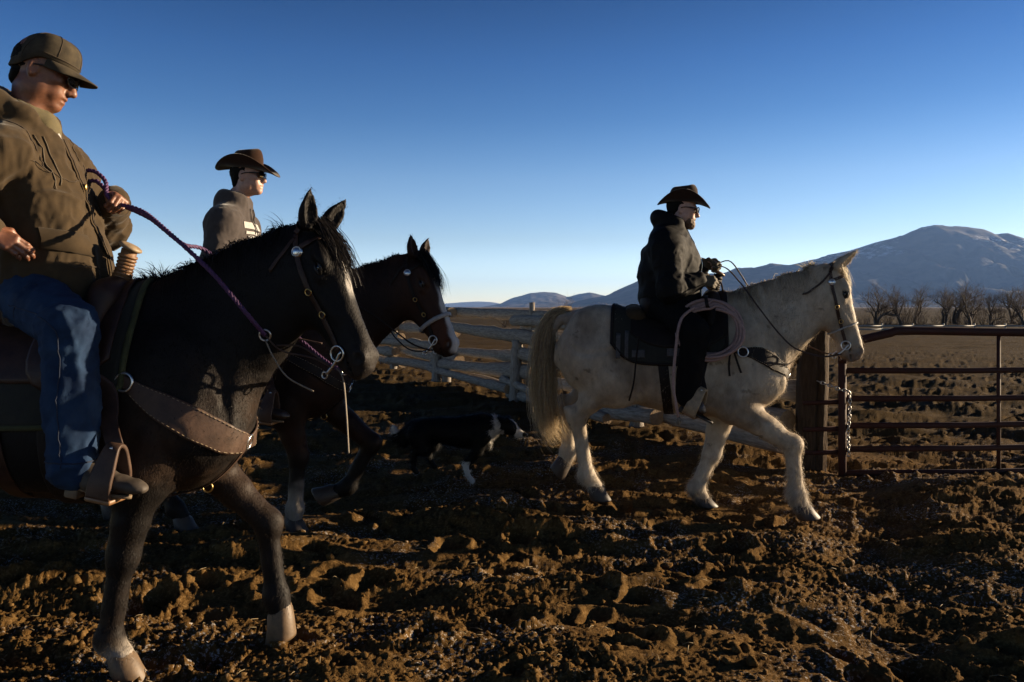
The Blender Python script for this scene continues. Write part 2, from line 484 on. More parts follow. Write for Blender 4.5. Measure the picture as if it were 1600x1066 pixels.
def thin(m, amount=0.45):
    """let light through thin hairs: mix a translucent lobe of the same colour into the material"""
    nt = m.node_tree; N, L = nt.nodes, nt.links; b = N['Principled BSDF']; out = [n for n in N if n.type == 'OUTPUT_MATERIAL'][0]
    t = N.new('ShaderNodeBsdfTranslucent'); L.new(b.inputs['Base Color'].links[0].from_socket, t.inputs['Color'])
    x = N.new('ShaderNodeMixShader'); x.inputs[0].default_value = amount
    L.new(b.outputs[0], x.inputs[1]); L.new(t.outputs[0], x.inputs[2]); L.new(x.outputs[0], out.inputs['Surface'])
    return m
# ------------------------------------------------------------------ ground
def worley(p, cell, seed):
    q = np.floor(p / cell).astype(np.int64); best = np.full(len(p), 9.0, np.float32); val = np.zeros(len(p), np.float32); z = np.zeros(len(p), np.int64)
    for a in (-1, 0, 1):
        for b in (-1, 0, 1):
            i, j = q[:, 0] + a, q[:, 1] + b
            cx = (i + _hash(i, j, z, seed)) * cell; cy = (j + _hash(i, j, z, seed + 1)) * cell
            an = _hash(i, j, z, seed + 3) * 3.1416; dx, dy = p[:, 0] - cx, p[:, 1] - cy
            u, w = dx * np.cos(an) + dy * np.sin(an), -dx * np.sin(an) + dy * np.cos(an)
            d = np.sqrt(u * u + (1.35 * w) ** 2); m = d < best
            best = np.where(m, d, best); val = np.where(m, _hash(i, j, z, seed + 2), val)
    return best, val

def macro(x, y):
    z = -1.05 * sstep(22, 105, y) - 0.06 * sstep(6.0, 7.2, y) * sstep(2.0, 3.2, x) * sstep(12, 8, y)
    return z

def gz(p, fine=True):
    x, y = p[:, 0], p[:, 1]
    z = macro(x, y)
    near = sstep(34, 9, y)
    z = z + near * (0.10 * fbm(p * np.array((0.8, 1.5)), 3, 3) + .05 * fbm(p * np.array((1.1, 3.6)), 2, 4))
    warp = p + 0.05 * np.stack([fbm(p * 6, 2, 51), fbm(p * 6, 2, 52)], 1)
    for cell, r, dep, sd in ((.46, .13, .075, 21), (.33, .085, .040, 22)):
        d, v = worley(warp, cell, sd); t = d / r; on = sstep(.40, .55, v)
        z = z + near * on * (-dep * v * sstep(1.0, .35, t) + .32 * dep * np.exp(-((t - 1.25) / .32) ** 2))
    z = z + near * 0.008 * (np.abs(fbm(p * 5.5, 2, 61)) * 2 - .5)
    if fine:
        calm = (.45 + .55 * sstep(8.5, 6.4, y)) * (.35 + .65 * sstep(-.45, .15, fbm(p * 1.7, 2, 81)))     # trodden flat in places
        w2 = p + .012 * np.stack([vnoise(p * 31, 55), vnoise(p * 31, 56)], 1)
        for cell, amp, pw, sd in ((.11, .016, 6.0, 31), (.060, .013, 4.0, 32), (.034, .013, 2.0, 33), (.0175, .0095, .9, 35)):
            d, v = worley(w2, cell, sd); rad = cell * (.35 + .4 * v)
            z = z + near * calm * amp * v ** pw * np.sqrt(np.clip(1 - (d / rad) ** 2, 0, 1))
        z = z + near * calm * (.0045 * vnoise(p * 58, 66) + .0035 * vnoise(p * 115, 67))
    # a wheel rut that runs out of the picture at lower right
    a, b = np.array((2.75, 6.4)), np.array((1.25, 2.2)); u = (b - a) / np.linalg.norm(b - a); q = p - a
    s = q @ np.array((-u[1], u[0])); e = s + .07 * fbm(p * 2.2, 2, 71)
    rut = sstep(-1.0, 1.0, q @ u) * sstep(12, 7, y)
    z = z + rut * (-.09 * np.exp(-(e / .30) ** 2) + .03 * np.exp(-((e - .55) / .25) ** 2)) * (.5 + .5 * sstep(-.3, .4, fbm(p * 1.3, 2, 77)))
    return z

def sheet(xs_fn, rows, ncol, zfn):
    U = np.linspace(-1, 1, ncol); P = np.stack([(U[None, :] * xs_fn(rows)[:, None]), np.repeat(rows[:, None], ncol, 1)], -1).reshape(-1, 2)
    V = np.column_stack([P, zfn(P)])
    n = len(rows); i, j = np.meshgrid(np.arange(n - 1), np.arange(ncol - 1), indexing='ij')
    Q = np.stack([i * ncol + j, i * ncol + j + 1, (i + 1) * ncol + j + 1, (i + 1) * ncol + j], -1).reshape(-1, 4)
    return V, Q

def ground_material():
    m = bpy.data.materials.new('trampled_soil'); m.use_nodes = True; nt = m.node_tree; N, L = nt.nodes, nt.links; b = N['Principled BSDF']
    b.inputs['Roughness'].default_value = 1.0; b.inputs['Specular IOR Level'].default_value = .03
    g = N.new('ShaderNodeNewGeometry'); pos = g.outputs['Position']
    def noise(sc, det=5, ro=.6):
        n = N.new('ShaderNodeTexNoise'); n.inputs['Scale'].default_value = sc; n.inputs['Detail'].default_value = det; n.inputs['Roughness'].default_value = ro
        L.new(pos, n.inputs['Vector']); return n.outputs[0]
    def ramp(v, a, c):
        r = N.new('ShaderNodeMapRange'); r.interpolation_type = 'SMOOTHSTEP'; r.inputs[1].default_value = a; r.inputs[2].default_value = c; L.new(v, r.inputs[0]); return r.outputs[0]
    def mul(a, c):
        r = N.new('ShaderNodeMath'); r.operation = 'MULTIPLY'; L.new(a, r.inputs[0])
        if isinstance(c, float): r.inputs[1].default_value = c
        else: L.new(c, r.inputs[1])
        return r.outputs[0]
    def mixc(f, a, c):
        r = N.new('ShaderNodeMix'); r.data_type = 'RGBA'; L.new(f, r.inputs[0])
        for k, v in ((6, a), (7, c)):
            if isinstance(v, tuple): r.inputs[k].default_value = (*v, 1)
            else: L.new(v, r.inputs[k])
        return r.outputs[2]
    c = mixc(ramp(noise(5), .35, .65), (.064, .034, .0105), (.102, .058, .0195))
    c = mixc(ramp(noise(60), .45, .7), c, (.160, .096, .037))
    c = mixc(ramp(noise(23), .55, .72), c, (.020, .011, .0045))
    # frost: pale crystals left on some clods
    fr = mul(mul(ramp(noise(1.1, 3), .49, .60), ramp(noise(60, 4, .7), .56, .61)), .75)
    c = mixc(fr, c, (.34, .34, .34))
    # the pen beyond the gate: olive-brown, mixed with old manure and grass roots; then dry pasture
    sx = N.new('ShaderNodeSeparateXYZ'); L.new(pos, sx.inputs[0])
    c = mixc(mul(ramp(sx.outputs['Y'], 7.2, 10.), .75), c, mixc(ramp(noise(3, 6), .4, .65), (.028, .019, .0075), (.054, .036, .0145)))
    far = ramp(sx.outputs['Y'], 55., 105.)
    gr = mixc(ramp(noise(.02, 6), .4, .6), (.044, .031, .015), (.068, .049, .025))
    gr = mixc(ramp(noise(.35, 6), .5, .7), gr, (.030, .022, .012))
    c = mixc(far, c, gr)
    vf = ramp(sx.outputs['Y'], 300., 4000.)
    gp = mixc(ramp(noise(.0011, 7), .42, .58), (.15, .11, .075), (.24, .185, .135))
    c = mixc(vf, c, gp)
    L.new(c, b.inputs['Base Color'])
    bp = N.new('ShaderNodeBump'); bp.inputs['Strength'].default_value = .7; bp.inputs['Distance'].default_value = .01
    L.new(noise(130, 4), bp.inputs['Height']); L.new(bp.outputs[0], b.inputs['Normal'])
    return m
M_GROUND = ground_material()

_f = 1.0 / (1066 + 150 - HY); _rows_inv = np.linspace(1.0 / 1.75, 1.0 / 26.0, 510)          # even in perspective
_rows = 1.0 / _rows_inv
V_, Q_ = sheet(lambda y: 0.72 * y + .30, _rows, 870, gz)
tag(link('ground', mesh_np('ground', V_, Q_), M_GROUND), 'dark trampled soil of the corral with hoofprints and frost', None, kind='structure')
_rows = np.concatenate([np.geomspace(25.9, 90, 160), np.geomspace(91, 60000, 150)])
V_, Q_ = sheet(lambda y: 1.0 * y + 20 + .6 * np.maximum(y - 90, 0), _rows, 200, lambda p: macro(p[:, 0], p[:, 1]) + .07 * fbm(p * np.array((1.1, .9)), 4, 8) * sstep(26, 30, p[:, 1]) * sstep(300, 60, p[:, 1]) - .02)
tag(link('pasture', mesh_np('pasture', V_, Q_), M_GROUND), 'dry pasture and plain beyond the corral', None, kind='structure')
_rows = np.linspace(-40, 1.76, 40)
V_, Q_ = sheet(lambda y: 0 * y + 60, _rows, 60, lambda p: macro(p[:, 0], p[:, 1]) * 0 - .01)
tag(link('near_ground', mesh_np('near_ground', V_, Q_), M_GROUND), 'soil around and behind the camera', None, kind='structure')

# loose clods
def clods():
    rng = np.random.default_rng(12); n = 3400
    d = 1.0 / rng.uniform(1 / 15.0, 1 / 1.9, n); x = rng.uniform(-.75, .75, n) * d
    s = rng.gamma(2.0, .0045, n) + .004; s = np.minimum(s, .034)
    p = np.column_stack([x, d]); z = gz(p)
    ico = np.array([(a, b, 0) for a in (-1, 1) for b in (-1.618, 1.618)] + [(0, a, b) for a in (-1, 1) for b in (-1.618, 1.618)] + [(b, 0, a) for a in (-1, 1) for b in (-1.618, 1.618)], float)
    ico /= np.linalg.norm(ico[0])
    T = []
    for i in range(12):
        for j in range(i + 1, 12):
            for k in range(j + 1, 12):
                if max(np.linalg.norm(ico[i] - ico[j]), np.linalg.norm(ico[j] - ico[k]), np.linalg.norm(ico[i] - ico[k])) < 1.1:
                    c = np.cross(ico[j] - ico[i], ico[k] - ico[i]); T.append((i, j, k) if c @ ico[i] > 0 else (i, k, j))
    T = np.array(T)
    V = ico[None] * s[:, None, None] * rng.uniform(.55, 1.35, (n, 12, 1)) * rng.uniform(.7, 1.2, (n, 1, 3)) * np.array((1, 1, .7))
    V = V + np.column_stack([p, z + s * .25])[:, None]
    return mesh_np('soil_clods', V.reshape(-1, 3), None, (T[None] + np.arange(n)[:, None, None] * 12).reshape(-1, 3), smooth=False)
tag(link('soil_clods', clods(), M_GROUND), 'small loose clods of soil scattered over the corral', None, kind='stuff')

def straw():
    rng = np.random.default_rng(31); mb = MB(); m = mat('straw', (.42, .31, .15), .8, noise=.3)
    for k in range(420):
        d = 1.0 / rng.uniform(1 / 12.0, 1 / 2.0); x = rng.uniform(-.7, .7) * d; a = rng.uniform(0, 3.14); L = rng.uniform(.02, .09)
        q = np.array([[x + math.cos(a) * L * t, d + math.sin(a) * L * t] for t in (-.5, 0, .5)]); z = gz(q) + .004; z[1] = max(z) + .003
        mb.tube(np.column_stack([q, np.maximum(z, z.max() - .012)]), [.0012, .0016, .001], 4)
    tag(mb.build('straw', m), 'stray bits of pale straw trodden into the soil', None, kind='stuff')
straw()

# ------------------------------------------------------------------ mountains
def mountain(name, label, sky, D, depth, material, seed, rough=1.0, nx=320, ny=50, back=0.6):
    """skyline [(px, py)] of the photo, standing at distance D; a front of length depth with spurs and gullies"""
    sky = np.array(sky, float); X = (sky[:, 0] - CX) / FPX * D; Z = CAMZ + (HY - sky[:, 1]) / FPX * D
    xs = np.linspace(X[0], X[-1], nx); hs = np.interp(xs, X, Z)
    hs = hs + rough * .006 * D * .1 * fbm(np.column_stack([xs / D * 60, xs * 0]), 4, seed)
    v = np.concatenate([np.linspace(0, 1, ny), 1 + np.linspace(0.05, back, 14)])
    Xg, Vg = np.meshgrid(xs, v, indexing='ij'); H = np.repeat(hs[:, None], len(v), 1)
    prof = np.where(Vg <= 1, Vg ** 1.45, np.maximum(1 - (Vg - 1) * 1.3, 0))
    p = np.column_stack([(Xg / D * 16).ravel(), (Vg * depth / D * 9).ravel()])
    r1 = (1 - np.abs(fbm(p + .25 * np.column_stack([vnoise(p * 2, 5), vnoise(p * 2, 6)]), 5, seed + 1, .55))).reshape(Xg.shape)
    sp = sstep(0, .2, Vg) * np.where(Vg < 1, 1 - Vg ** 3, .3)
    h = H * prof + np.maximum(H, 0) * .42 * (r1 - .72) * sp
    h = np.minimum(h, H * (.1 + .9 * np.minimum(Vg, 1)) + 1)
    Y = D - depth + Vg * depth
    V = np.column_stack([(Xg * (.93 + .07 * np.minimum(Vg, 1))).ravel(), Y.ravel(), (h - 3).ravel()])
    m = len(v); i, j = np.meshgrid(np.arange(nx - 1), np.arange(m - 1), indexing='ij')
    Q = np.stack([i * m + j, (i + 1) * m + j, (i + 1) * m + j + 1, i * m + j + 1], -1).reshape(-1, 4)
    o = link(name, mesh_np(name, V, Q), material)
    return tag(o, label, None, kind='structure')

def mountain_material(name, dark, pale, snow_lo, snow_hi, snow_amt):
    m = bpy.data.materials.new(name); m.use_nodes = True; nt = m.node_tree; N, L = nt.nodes, nt.links; b = N['Principled BSDF']; b.inputs['Roughness'].default_value = .95; b.inputs['Specular IOR Level'].default_value = .1
    g = N.new('ShaderNodeNewGeometry')
    def noise(sc, det=8, ro=.65, st=(1, 1, 1)):
        mp = N.new('ShaderNodeMapping'); mp.inputs['Scale'].default_value = st; L.new(g.outputs['Position'], mp.inputs[0])
        n = N.new('ShaderNodeTexNoise'); n.inputs['Scale'].default_value = sc; n.inputs['Detail'].default_value = det; n.inputs['Roughness'].default_value = ro
        L.new(mp.outputs[0], n.inputs['Vector']); return n.outputs[0]
    def ramp(v, a, c):
        r = N.new('ShaderNodeMapRange'); r.interpolation_type = 'SMOOTHSTEP'; r.inputs[1].default_value = a; r.inputs[2].default_value = c; L.new(v, r.inputs[0]); return r.outputs[0]
    def mul(a, c):
        r = N.new('ShaderNodeMath'); r.operation = 'MULTIPLY'; L.new(a, r.inputs[0])
        if isinstance(c, float): r.inputs[1].default_value = c
        else: L.new(c, r.inputs[1])
        return r.outputs[0]
    sx = N.new('ShaderNodeSeparateXYZ'); L.new(g.outputs['Position'], sx.inputs[0])
    mx = N.new('ShaderNodeMix'); mx.data_type = 'RGBA'; L.new(ramp(noise(.0035), .42, .6), mx.inputs[0]); mx.inputs[6].default_value = (*dark, 1); mx.inputs[7].default_value = (*pale, 1)
    out = mx.outputs[2]
    if snow_amt:
        f = mul(mul(ramp(sx.outputs['Z'], snow_lo, snow_hi), mul(ramp(noise(.0011, 3, .5), .47, .56), ramp(noise(.011, 9, .8, (1, 1, .35)), .49, .58))), snow_amt)
        m2 = N.new('ShaderNodeMix'); m2.data_type = 'RGBA'; L.new(f, m2.inputs[0]); L.new(out, m2.inputs[6]); m2.inputs[7].default_value = (.75, .77, .8, 1); out = m2.outputs[2]
    L.new(out, b.inputs['Base Color'])
    return m
mm1 = mountain_material('mountain_forest', (.018, .019, .018), (.050, .044, .036), 340., 610., .75)
mm2 = mountain_material('hill_sage', (.05, .046, .036), (.11, .09, .07), 0., 1., 0.)
mountain('mountain', 'long dark mountain with snow streaks below its summit', [(860, 482), (905, 470), (950, 460), (1000, 437), (1060, 428), (1130, 425), (1150, 418), (1182, 416), (1204, 411), (1232, 414), (1262, 404), (1292, 398), (1322, 393), (1342, 387), (1370, 378), (1400, 371), (1420, 362), (1440, 355), (1460, 351), (1482, 352), (1512, 355), (1538, 358), (1556, 365), (1576, 364), (1600, 372), (1660, 386), (1740, 392), (1830, 410), (1950, 430), (2150, 455), (2400, 470)], 9000, 3200, mm1, 3)
mountain('foothill', 'low rounded blue hills on the horizon left of the mountain', [(740, 482), (782, 474), (800, 466), (828, 458), (852, 456), (868, 457), (886, 464), (904, 459), (922, 457), (946, 462), (985, 452), (1040, 446), (1100, 452), (1160, 462), (1240, 478)], 13000, 2600, mm2, 9, .7)
mountain('far_ridge', 'faint pale ridge farthest away on the left horizon', [(-1500, 478), (-600, 474), (-100, 476), (200, 470), (420, 475), (560, 472), (640, 476), (700, 474), (722, 472), (745, 471), (768, 472), (785, 475), (860, 476), (960, 472), (1100, 474), (1300, 480)], 24000, 3000, mm2, 15, .3)

# ------------------------------------------------------------------ the air
def haze():
    m = bpy.data.materials.new('air'); m.use_nodes = True; N, L = m.node_tree.nodes, m.node_tree.links
    N.clear(); o = N.new('ShaderNodeOutputMaterial'); v = N.new('ShaderNodeVolumePrincipled')
    v.inputs['Density'].default_value = 2.6e-5; v.inputs['Color'].default_value = (.24, .45, 1.0, 1); v.inputs['Anisotropy'].default_value = 0.2
    L.new(v.outputs[0], o.inputs['Volume'])
    mb = MB().box((0, 12000, 500 - 5), (40000, 18000, 505))
    ob = mb.build('haze', m, smooth=False)
    return tag(ob, 'thin blue haze over the valley', None, kind='stuff')
haze()

# ------------------------------------------------------------------ bare trees
m_bark = mat('bark', (.105, .072, .050), .9, noise=.4, nscale=6, bump=.5, bscale=20, bdist=.03)
def bare_tree(base, height, seed, label, spread=1.0, levels=5, group='leafless trees along the far side of the pasture', cat='tree'):
    rng = np.random.default_rng(seed); trunk, twigs = MB(), MB()
    def grow(p, d, L, r, lev):
        n = 4 if lev < 3 else (2 if lev < 5 else 1); P = [p]; q = p.copy(); dd = d.copy()
        for i in range(n):
            dd = dd + rng.normal(0, .19, 3) + np.array((0, 0, .05 if lev else 0.02)); dd /= np.linalg.norm(dd)
            q = q + dd * L / n; P.append(q.copy())
        e = r * (.62 if lev < 2 else .5)
        (trunk if lev == 0 else twigs).tube(P, np.linspace(r, e, n + 1), 6 if lev == 0 else (4 if lev < 3 else 3), cap=False)
        if lev >= levels: return
        nb = (4, 4, 4, 4, 2, 2)[min(lev, 5)]
        for b in range(nb):
            t = rng.uniform(.25, 1.0) if b else 1.0; i = min(int(t * n), n - 1)
            s = P[i] + (P[i + 1] - P[i]) * (t * n - i)
            ax = rng.normal(size=3); ax -= (ax @ dd) * dd; ax /= np.linalg.norm(ax)
            an = rng.uniform(.2, .66) * spread
            nd = dd * math.cos(an) + ax * math.sin(an); nd[2] += .06
            grow(s, nd / np.linalg.norm(nd), L * rng.uniform(.55, .82), max(e * rng.uniform(.55, .85), .007), lev + 1)
    n_main = rng.integers(2, 4)
    t = empty('bare_tree', label, cat, base, 0, group)
    for k in range(n_main):
        d = np.array((rng.normal(0, .2), rng.normal(0, .2), 1.0)); grow(np.array((rng.normal(0, .2), 0, -.1)), d / np.linalg.norm(d), height * .27, height * .026, 0)
    trunk.build('trunk', m_bark, t); twigs.build('crown', m_bark, t)
    return t
_tl = [(1368, 450, 'broad leafless tree just right of the cream horse\'s face'),
       (1407, 444, 'second leafless tree from the cream horse\'s face, slender and tall'),
       (1430, 453, 'third leafless tree from the cream horse\'s face, smaller with a leaning crown'),
       (1476, 452, 'small leafless tree left of the tallest pair below the summit'),
       (1494, 443, 'tall leafless tree directly below the mountain summit'),
       (1516, 448, 'leafless tree with wide crown right of the one below the summit'),
       (1546, 462, 'low bushy leafless tree left of the gap before the picture\'s right edge'),
       (1584, 446, 'leafless tree near the right edge of the picture'),
       (1604, 442, 'leafless tree cut by the right edge of the picture')]
for i, (px, ty, lb) in enumerate(_tl):
    d = 104 + (i * 37 % 5) * 4; w = at(px, 0, d); h = (507 - ty) / FPX * d
    bare_tree((w[0], d, -1.08), h * 1.68, 100 + i, lb, spread=1.0 + .25 * (i % 3 == 0))
def thicket():
    rng = np.random.default_rng(77); mb = MB()
    for k in range(150):
        px = rng.uniform(1335, 1760); d = rng.uniform(110, 126); o = np.array((at(px, 0, d)[0], d, -1.08)); h = rng.uniform(.8, 3.4) * (1 + .4 * math.sin(px * .05))
        for q in range(9):
            a = rng.normal(0, .35, 2); P = [o + np.array((rng.normal(0, .15), 0, 0))]
            for s_ in (.4, .75, 1.0): P.append(o + np.array((a[0] * h * s_ + rng.normal(0, .05), a[1] * h * s_, h * s_ * rng.uniform(.8, 1.1))))
            mb.tube(P, [.022, .016, .010, .005], 3, cap=False)
            for w in range(4): e = P[rng.integers(1, 4)]; mb.tube([e, e + rng.normal(0, .22, 3) + np.array((0, 0, .25))], [.009, .004], 3, cap=False)
    tag(mb.build('thicket', m_bark), 'low brown brush along the foot of the leafless trees', None, kind='stuff')
thicket()
def shrub(px, d, h, w, label, seed):
    rng = np.random.default_rng(seed); mb = MB(); st = MB()
    for k in range(46):
        a = rng.uniform(0, 6.28); r = rng.uniform(.1, 1) * w
        P = [(rng.normal(0, .12 * w), rng.normal(0, .12 * w), 0)]
        for s in (.35, .7, 1.0): P.append((r * s * math.cos(a) + rng.normal(0, .06), r * s * math.sin(a) + rng.normal(0, .06), h * s ** .8 * rng.uniform(.75, 1.05) * (1.15 - .5 * r / w)))
        mb.tube(P, [.02, .014, .009, .004], 3, cap=False)
        for q in range(5):
            o = np.array(P[rng.integers(1, 4)]); e = o + rng.normal(0, .16 * w, 3) + np.array((0, 0, .12 * h)); mb.tube([o, (o + e) / 2 + rng.normal(0, .04, 3), e], [.008, .006, .003], 3, cap=False)
    t = empty('shrub', label, 'shrub', (at(px, 0, d)[0], d, float(macro(np.array([0.]), np.array([float(d)]))[0])), 0, 'bare shrubs out on the plain')
    mb.build('branches', m_bark, t)
shrub(891, 75, 2.6, 2.3, 'round bare shrub on the plain above the cream horse\'s tail', 1)
shrub(792, 95, 1.9, 2.4, 'low bare shrub on the plain above the end of the top log rail', 2)
shrub(1130, 70, 2.7, 3.2, 'bare shrub seen between the dark rider\'s hands and the cream mane', 3)

# ------------------------------------------------------------------ log fence
def wood_mat(name, c1, c2, ns=(9, 9, 1.2)):
    return mat(name, c1, .85, noise=.35, nscale=6, color2=c2, stretch=ns, bump=.8, bscale=14, bdist=.01, spec=.1)
m_log = wood_mat('weathered_log', (.22, .185, .15), (.60, .53, .45))
m_logend = wood_mat('sawn_log_end', (.42, .29, .17), (.60, .44, .28), (3, 3, 3))
m_post = wood_mat('old_post', (.045, .029, .017), (.125, .082, .052))
def log(name, A, B, r0, r1, parent, seed, material=None, sides=11):
    """one log from A to B, knotty, with sawn ends"""
    rng = np.random.default_rng(seed); A, B = np.asarray(A, float), np.asarray(B, float); L = np.linalg.norm(B - A); n = 15
    t = np.linspace(0, 1, n); P = A[None] * 0 + np.column_stack([0 * t, 0 * t, t * L])
    P[:, 0] += .022 * L / 3 * np.sin(t * 3.1 + rng.uniform(0, 6)) + rng.normal(0, .004, n); P[:, 1] += .018 * L / 3 * np.sin(t * 4.2 + rng.uniform(0, 6))
    R = np.linspace(r0, r1, n) * (1 + rng.normal(0, .04, n)) + .018 * (rng.random(n) > .86)
    th = np.linspace(0, 2 * np.pi, sides, endpoint=False)
    wob = 1 + .06 * np.sin(th * 2 + rng.uniform(0, 6))[None] + rng.normal(0, .025, (n, sides))
    V = P[:, None] + np.stack([np.cos(th)[None] * R[:, None] * wob, np.sin(th)[None] * R[:, None] * wob, np.zeros((n, sides))], -1)
    V = V.reshape(-1, 3); i, j = np.meshgrid(np.arange(n - 1), np.arange(sides), indexing='ij'); j2 = (j + 1) % sides
    Q = np.stack([i * sides + j, i * sides + j2, (i + 1) * sides + j2, (i + 1) * sides + j], -1).reshape(-1, 4)
    jj = np.arange(sides); c0 = len(V); V = np.vstack([V, P[0] + rng.normal(0, .008, 3) * (1, 1, 1), P[-1] + rng.normal(0, .008, 3)])
    T = np.vstack([np.stack([(jj + 1) % sides, jj, np.full(sides, c0)], -1), np.stack([(n - 1) * sides + jj, (n - 1) * sides + (jj + 1) % sides, np.full(sides, c0 + 1)], -1)])
    me = mesh_np(name, V, Q, T)
    me.materials.append(material or m_log); me.materials.append(m_logend)
    mi = np.zeros(len(me.polygons), np.int32); mi[len(Q):] = 1; me.polygons.foreach_set('material_index', mi)
    fl = np.ones(len(me.polygons), bool); fl[len(Q):] = False; me.polygons.foreach_set('use_smooth', fl)
    M = Matrix.Translation(A) @ Vector(B - A).to_track_quat('Z', 'X').to_matrix().to_4x4()
    o = link(name, me, None, parent); o.matrix_local = M
    return o
G0 = np.array((2.65, 7.1)); FU = np.array((-.428, .904)); FU /= np.linalg.norm(FU); FN = np.array((-FU[1], FU[0])) * 1.0   # FN points to the left/near side
FN = np.array((-.904, -.428))
fence = empty('log_fence', 'weathered grey log rail fence running from the gate post into the distance', 'fence', (G0[0], G0[1], 0), 0)
def fpt(t, off, z): p = FU * t + FN * off; return np.array((p[0], p[1], z))
_posts = [0.0, 2.69, 5.51, 9.07, 12.6, 16.2, 20.0, 24.0]
_rz = [.17, .42, .69, 1.04, 1.29]
rr = random.Random(5)
for i in range(len(_posts) - 1):
    a, b = _posts[i], _posts[i + 1]
    for k, z in enumerate(_rz):
        off = .10 if (i + k) % 2 else -.06
        za, zb = z + rr.uniform(-.11, .11), z + rr.uniform(-.11, .11)
        if i == 2 and k == 4: za, zb = 1.26, 1.40
        ea = rr.uniform(.15, .6) if i else -.14
        log('rail', fpt(a - ea, off + rr.uniform(-.03, .03), za), fpt(b + rr.uniform(.1, .5), off + rr.uniform(-.03, .03), zb), rr.uniform(.085, .115), rr.uniform(.065, .095), fence, 300 + i * 10 + k)
    if i in (1, 2):      # a slipped rail lying low against the fence
        log('rail', fpt(a + .3, .24, .06 + .05 * i), fpt(b + .6, .20, .28), .07, .06, fence, 380 + i)
for i, t in enumerate(_posts[1:]):
    log('post', fpt(t, .02, -.35), fpt(t + rr.uniform(-.04, .04), .02 + rr.uniform(-.04, .04), (1.22, 1.52, 1.12, 1.45, 1.3, 1.4, 1.4)[i]), (.085, .05, .09, .08, .08, .08, .08)[i], (.07, .045, .08, .07, .07, .07, .07)[i], fence, 420 + i)
    if i in (1, 2): log('post', fpt(t + .16, .19, -.3), fpt(t + .14, .18, (.95, .62)[i - 1]), .10, .09, fence, 440 + i)
# timber gate post
def timber(name, label, c, w, d, h, lean, seed, cat='post'):
    rng = np.random.default_rng(seed); nz, ns = 28, 40
    th = np.linspace(0, 2 * np.pi, ns, endpoint=False); z = np.linspace(-.4, h, nz)
    e = 4.5; r = (np.abs(np.cos(th)) ** e + np.abs(np.sin(th)) ** e) ** (-1 / e)
    crack = np.where(rng.random(ns) > .72, -rng.uniform(.008, .03, ns), rng.uniform(-.004, .006, ns))
    X = (r * np.cos(th))[None] * w * (1 + rng.normal(0, .012, (nz, 1))); Y = (r * np.sin(th))[None] * d * np.ones((nz, 1))
    cr = crack[None] * (1 + .5 * np.sin(z[:, None] * 3 + th[None] * 5)) + .006 * fbm(np.column_stack([np.repeat(z, ns) * 4, np.tile(th * 6, nz)]), 3, seed).reshape(nz, ns)
    X = X + cr * np.cos(th)[None]; Y = Y + cr * np.sin(th)[None]
    Z = np.repeat(z[:, None], ns, 1); Z[-1] += rng.normal(0, .012, ns)
    V = np.stack([X + lean[0] * Z, Y + lean[1] * Z, Z], -1).reshape(-1, 3)
    i, j = np.meshgrid(np.arange(nz - 1), np.arange(ns), indexing='ij'); j2 = (j + 1) % ns
    Q = np.stack([i * ns + j, i * ns + j2, (i + 1) * ns + j2, (i + 1) * ns + j], -1).reshape(-1, 4)
    V = np.vstack([V, (lean[0] * h, lean[1] * h, h + .01)]); jj = np.arange(ns)
    T = np.stack([(nz - 1) * ns + jj, (nz - 1) * ns + (jj + 1) % ns, np.full(ns, len(V) - 1)], -1)
    o = link(name, mesh_np(name, V, Q, T), m_post); o.location = c; o.rotation_euler = (0, 0, math.radians(-14))
    return tag(o, label, cat)
timber('gate_post', 'thick weathered timber gate post behind the cream horse\'s chest', (2.68, 7.15, 0), .125, .135, 1.50, (.022, 0), 4)

# ------------------------------------------------------------------ pipe gate
m_gate = mat('maroon_pipe', (.085, .024, .018), .72, noise=.45, nscale=9, color2=(.060, .026, .016), bump=.3, bscale=90, spec=.22)
m_steel = mat('chain_steel', (.34, .33, .32), .38, metal=.9, noise=.3, nscale=60)
gl = at(1316, 0, 6.95); GX, GY = gl[0], 6.95; gdir = np.array((1.0, .06, 0)); gdir /= np.linalg.norm(gdir)
gate = empty('pipe_gate', 'maroon steel pipe gate standing beside the timber post', 'gate', (GX, GY, -.06), math.atan2(gdir[1], gdir[0]))
GW = 3.6
MB().tube([(0, 0, -.03), (0, 0, .4), (0, 0, 1.12)], .034, 12).build('upright', m_gate, gate)
MB().tube([(GW, 0, -.02), (GW, 0, 1.30)], .034, 12).build('upright', m_gate, gate)
MB().tube(spline([(0.0, 0, 1.02), (.025, 0, 1.15), (.10, 0, 1.205), (.22, 0, 1.235), (.45, 0, 1.285), (.62, 0, 1.302), (GW / 2, 0, 1.285), (GW, 0, 1.285)], 40), .037, 12).build('top_rail', m_gate, gate)
for z in (.955, .71, .475, .27, .06):
    MB().tube([(.02, 0, z), (GW * .3, .004, z - .006), (GW * .6, -.004, z + .004), (GW - .02, 0, z)], .026, 10).build('rail', m_gate, gate)
MB().tube([(1.42, -.0, .05), (1.42, 0, .6), (1.42, 0, 1.28)], .020, 8, flat=.5, up=(0, 1, 0)).build('brace', m_gate, gate)
MB().tube([(GW * .76, 0, .05), (GW * .76, 0, 1.28)], .020, 8).build('brace', m_gate, gate)
for z in (.71, .475, .27):      # stubs to the post
    MB().tube([(-.02, .02, z - .03), (-.30, .12, z - .05)], .022, 8).build('hinge_pin', m_gate, gate)
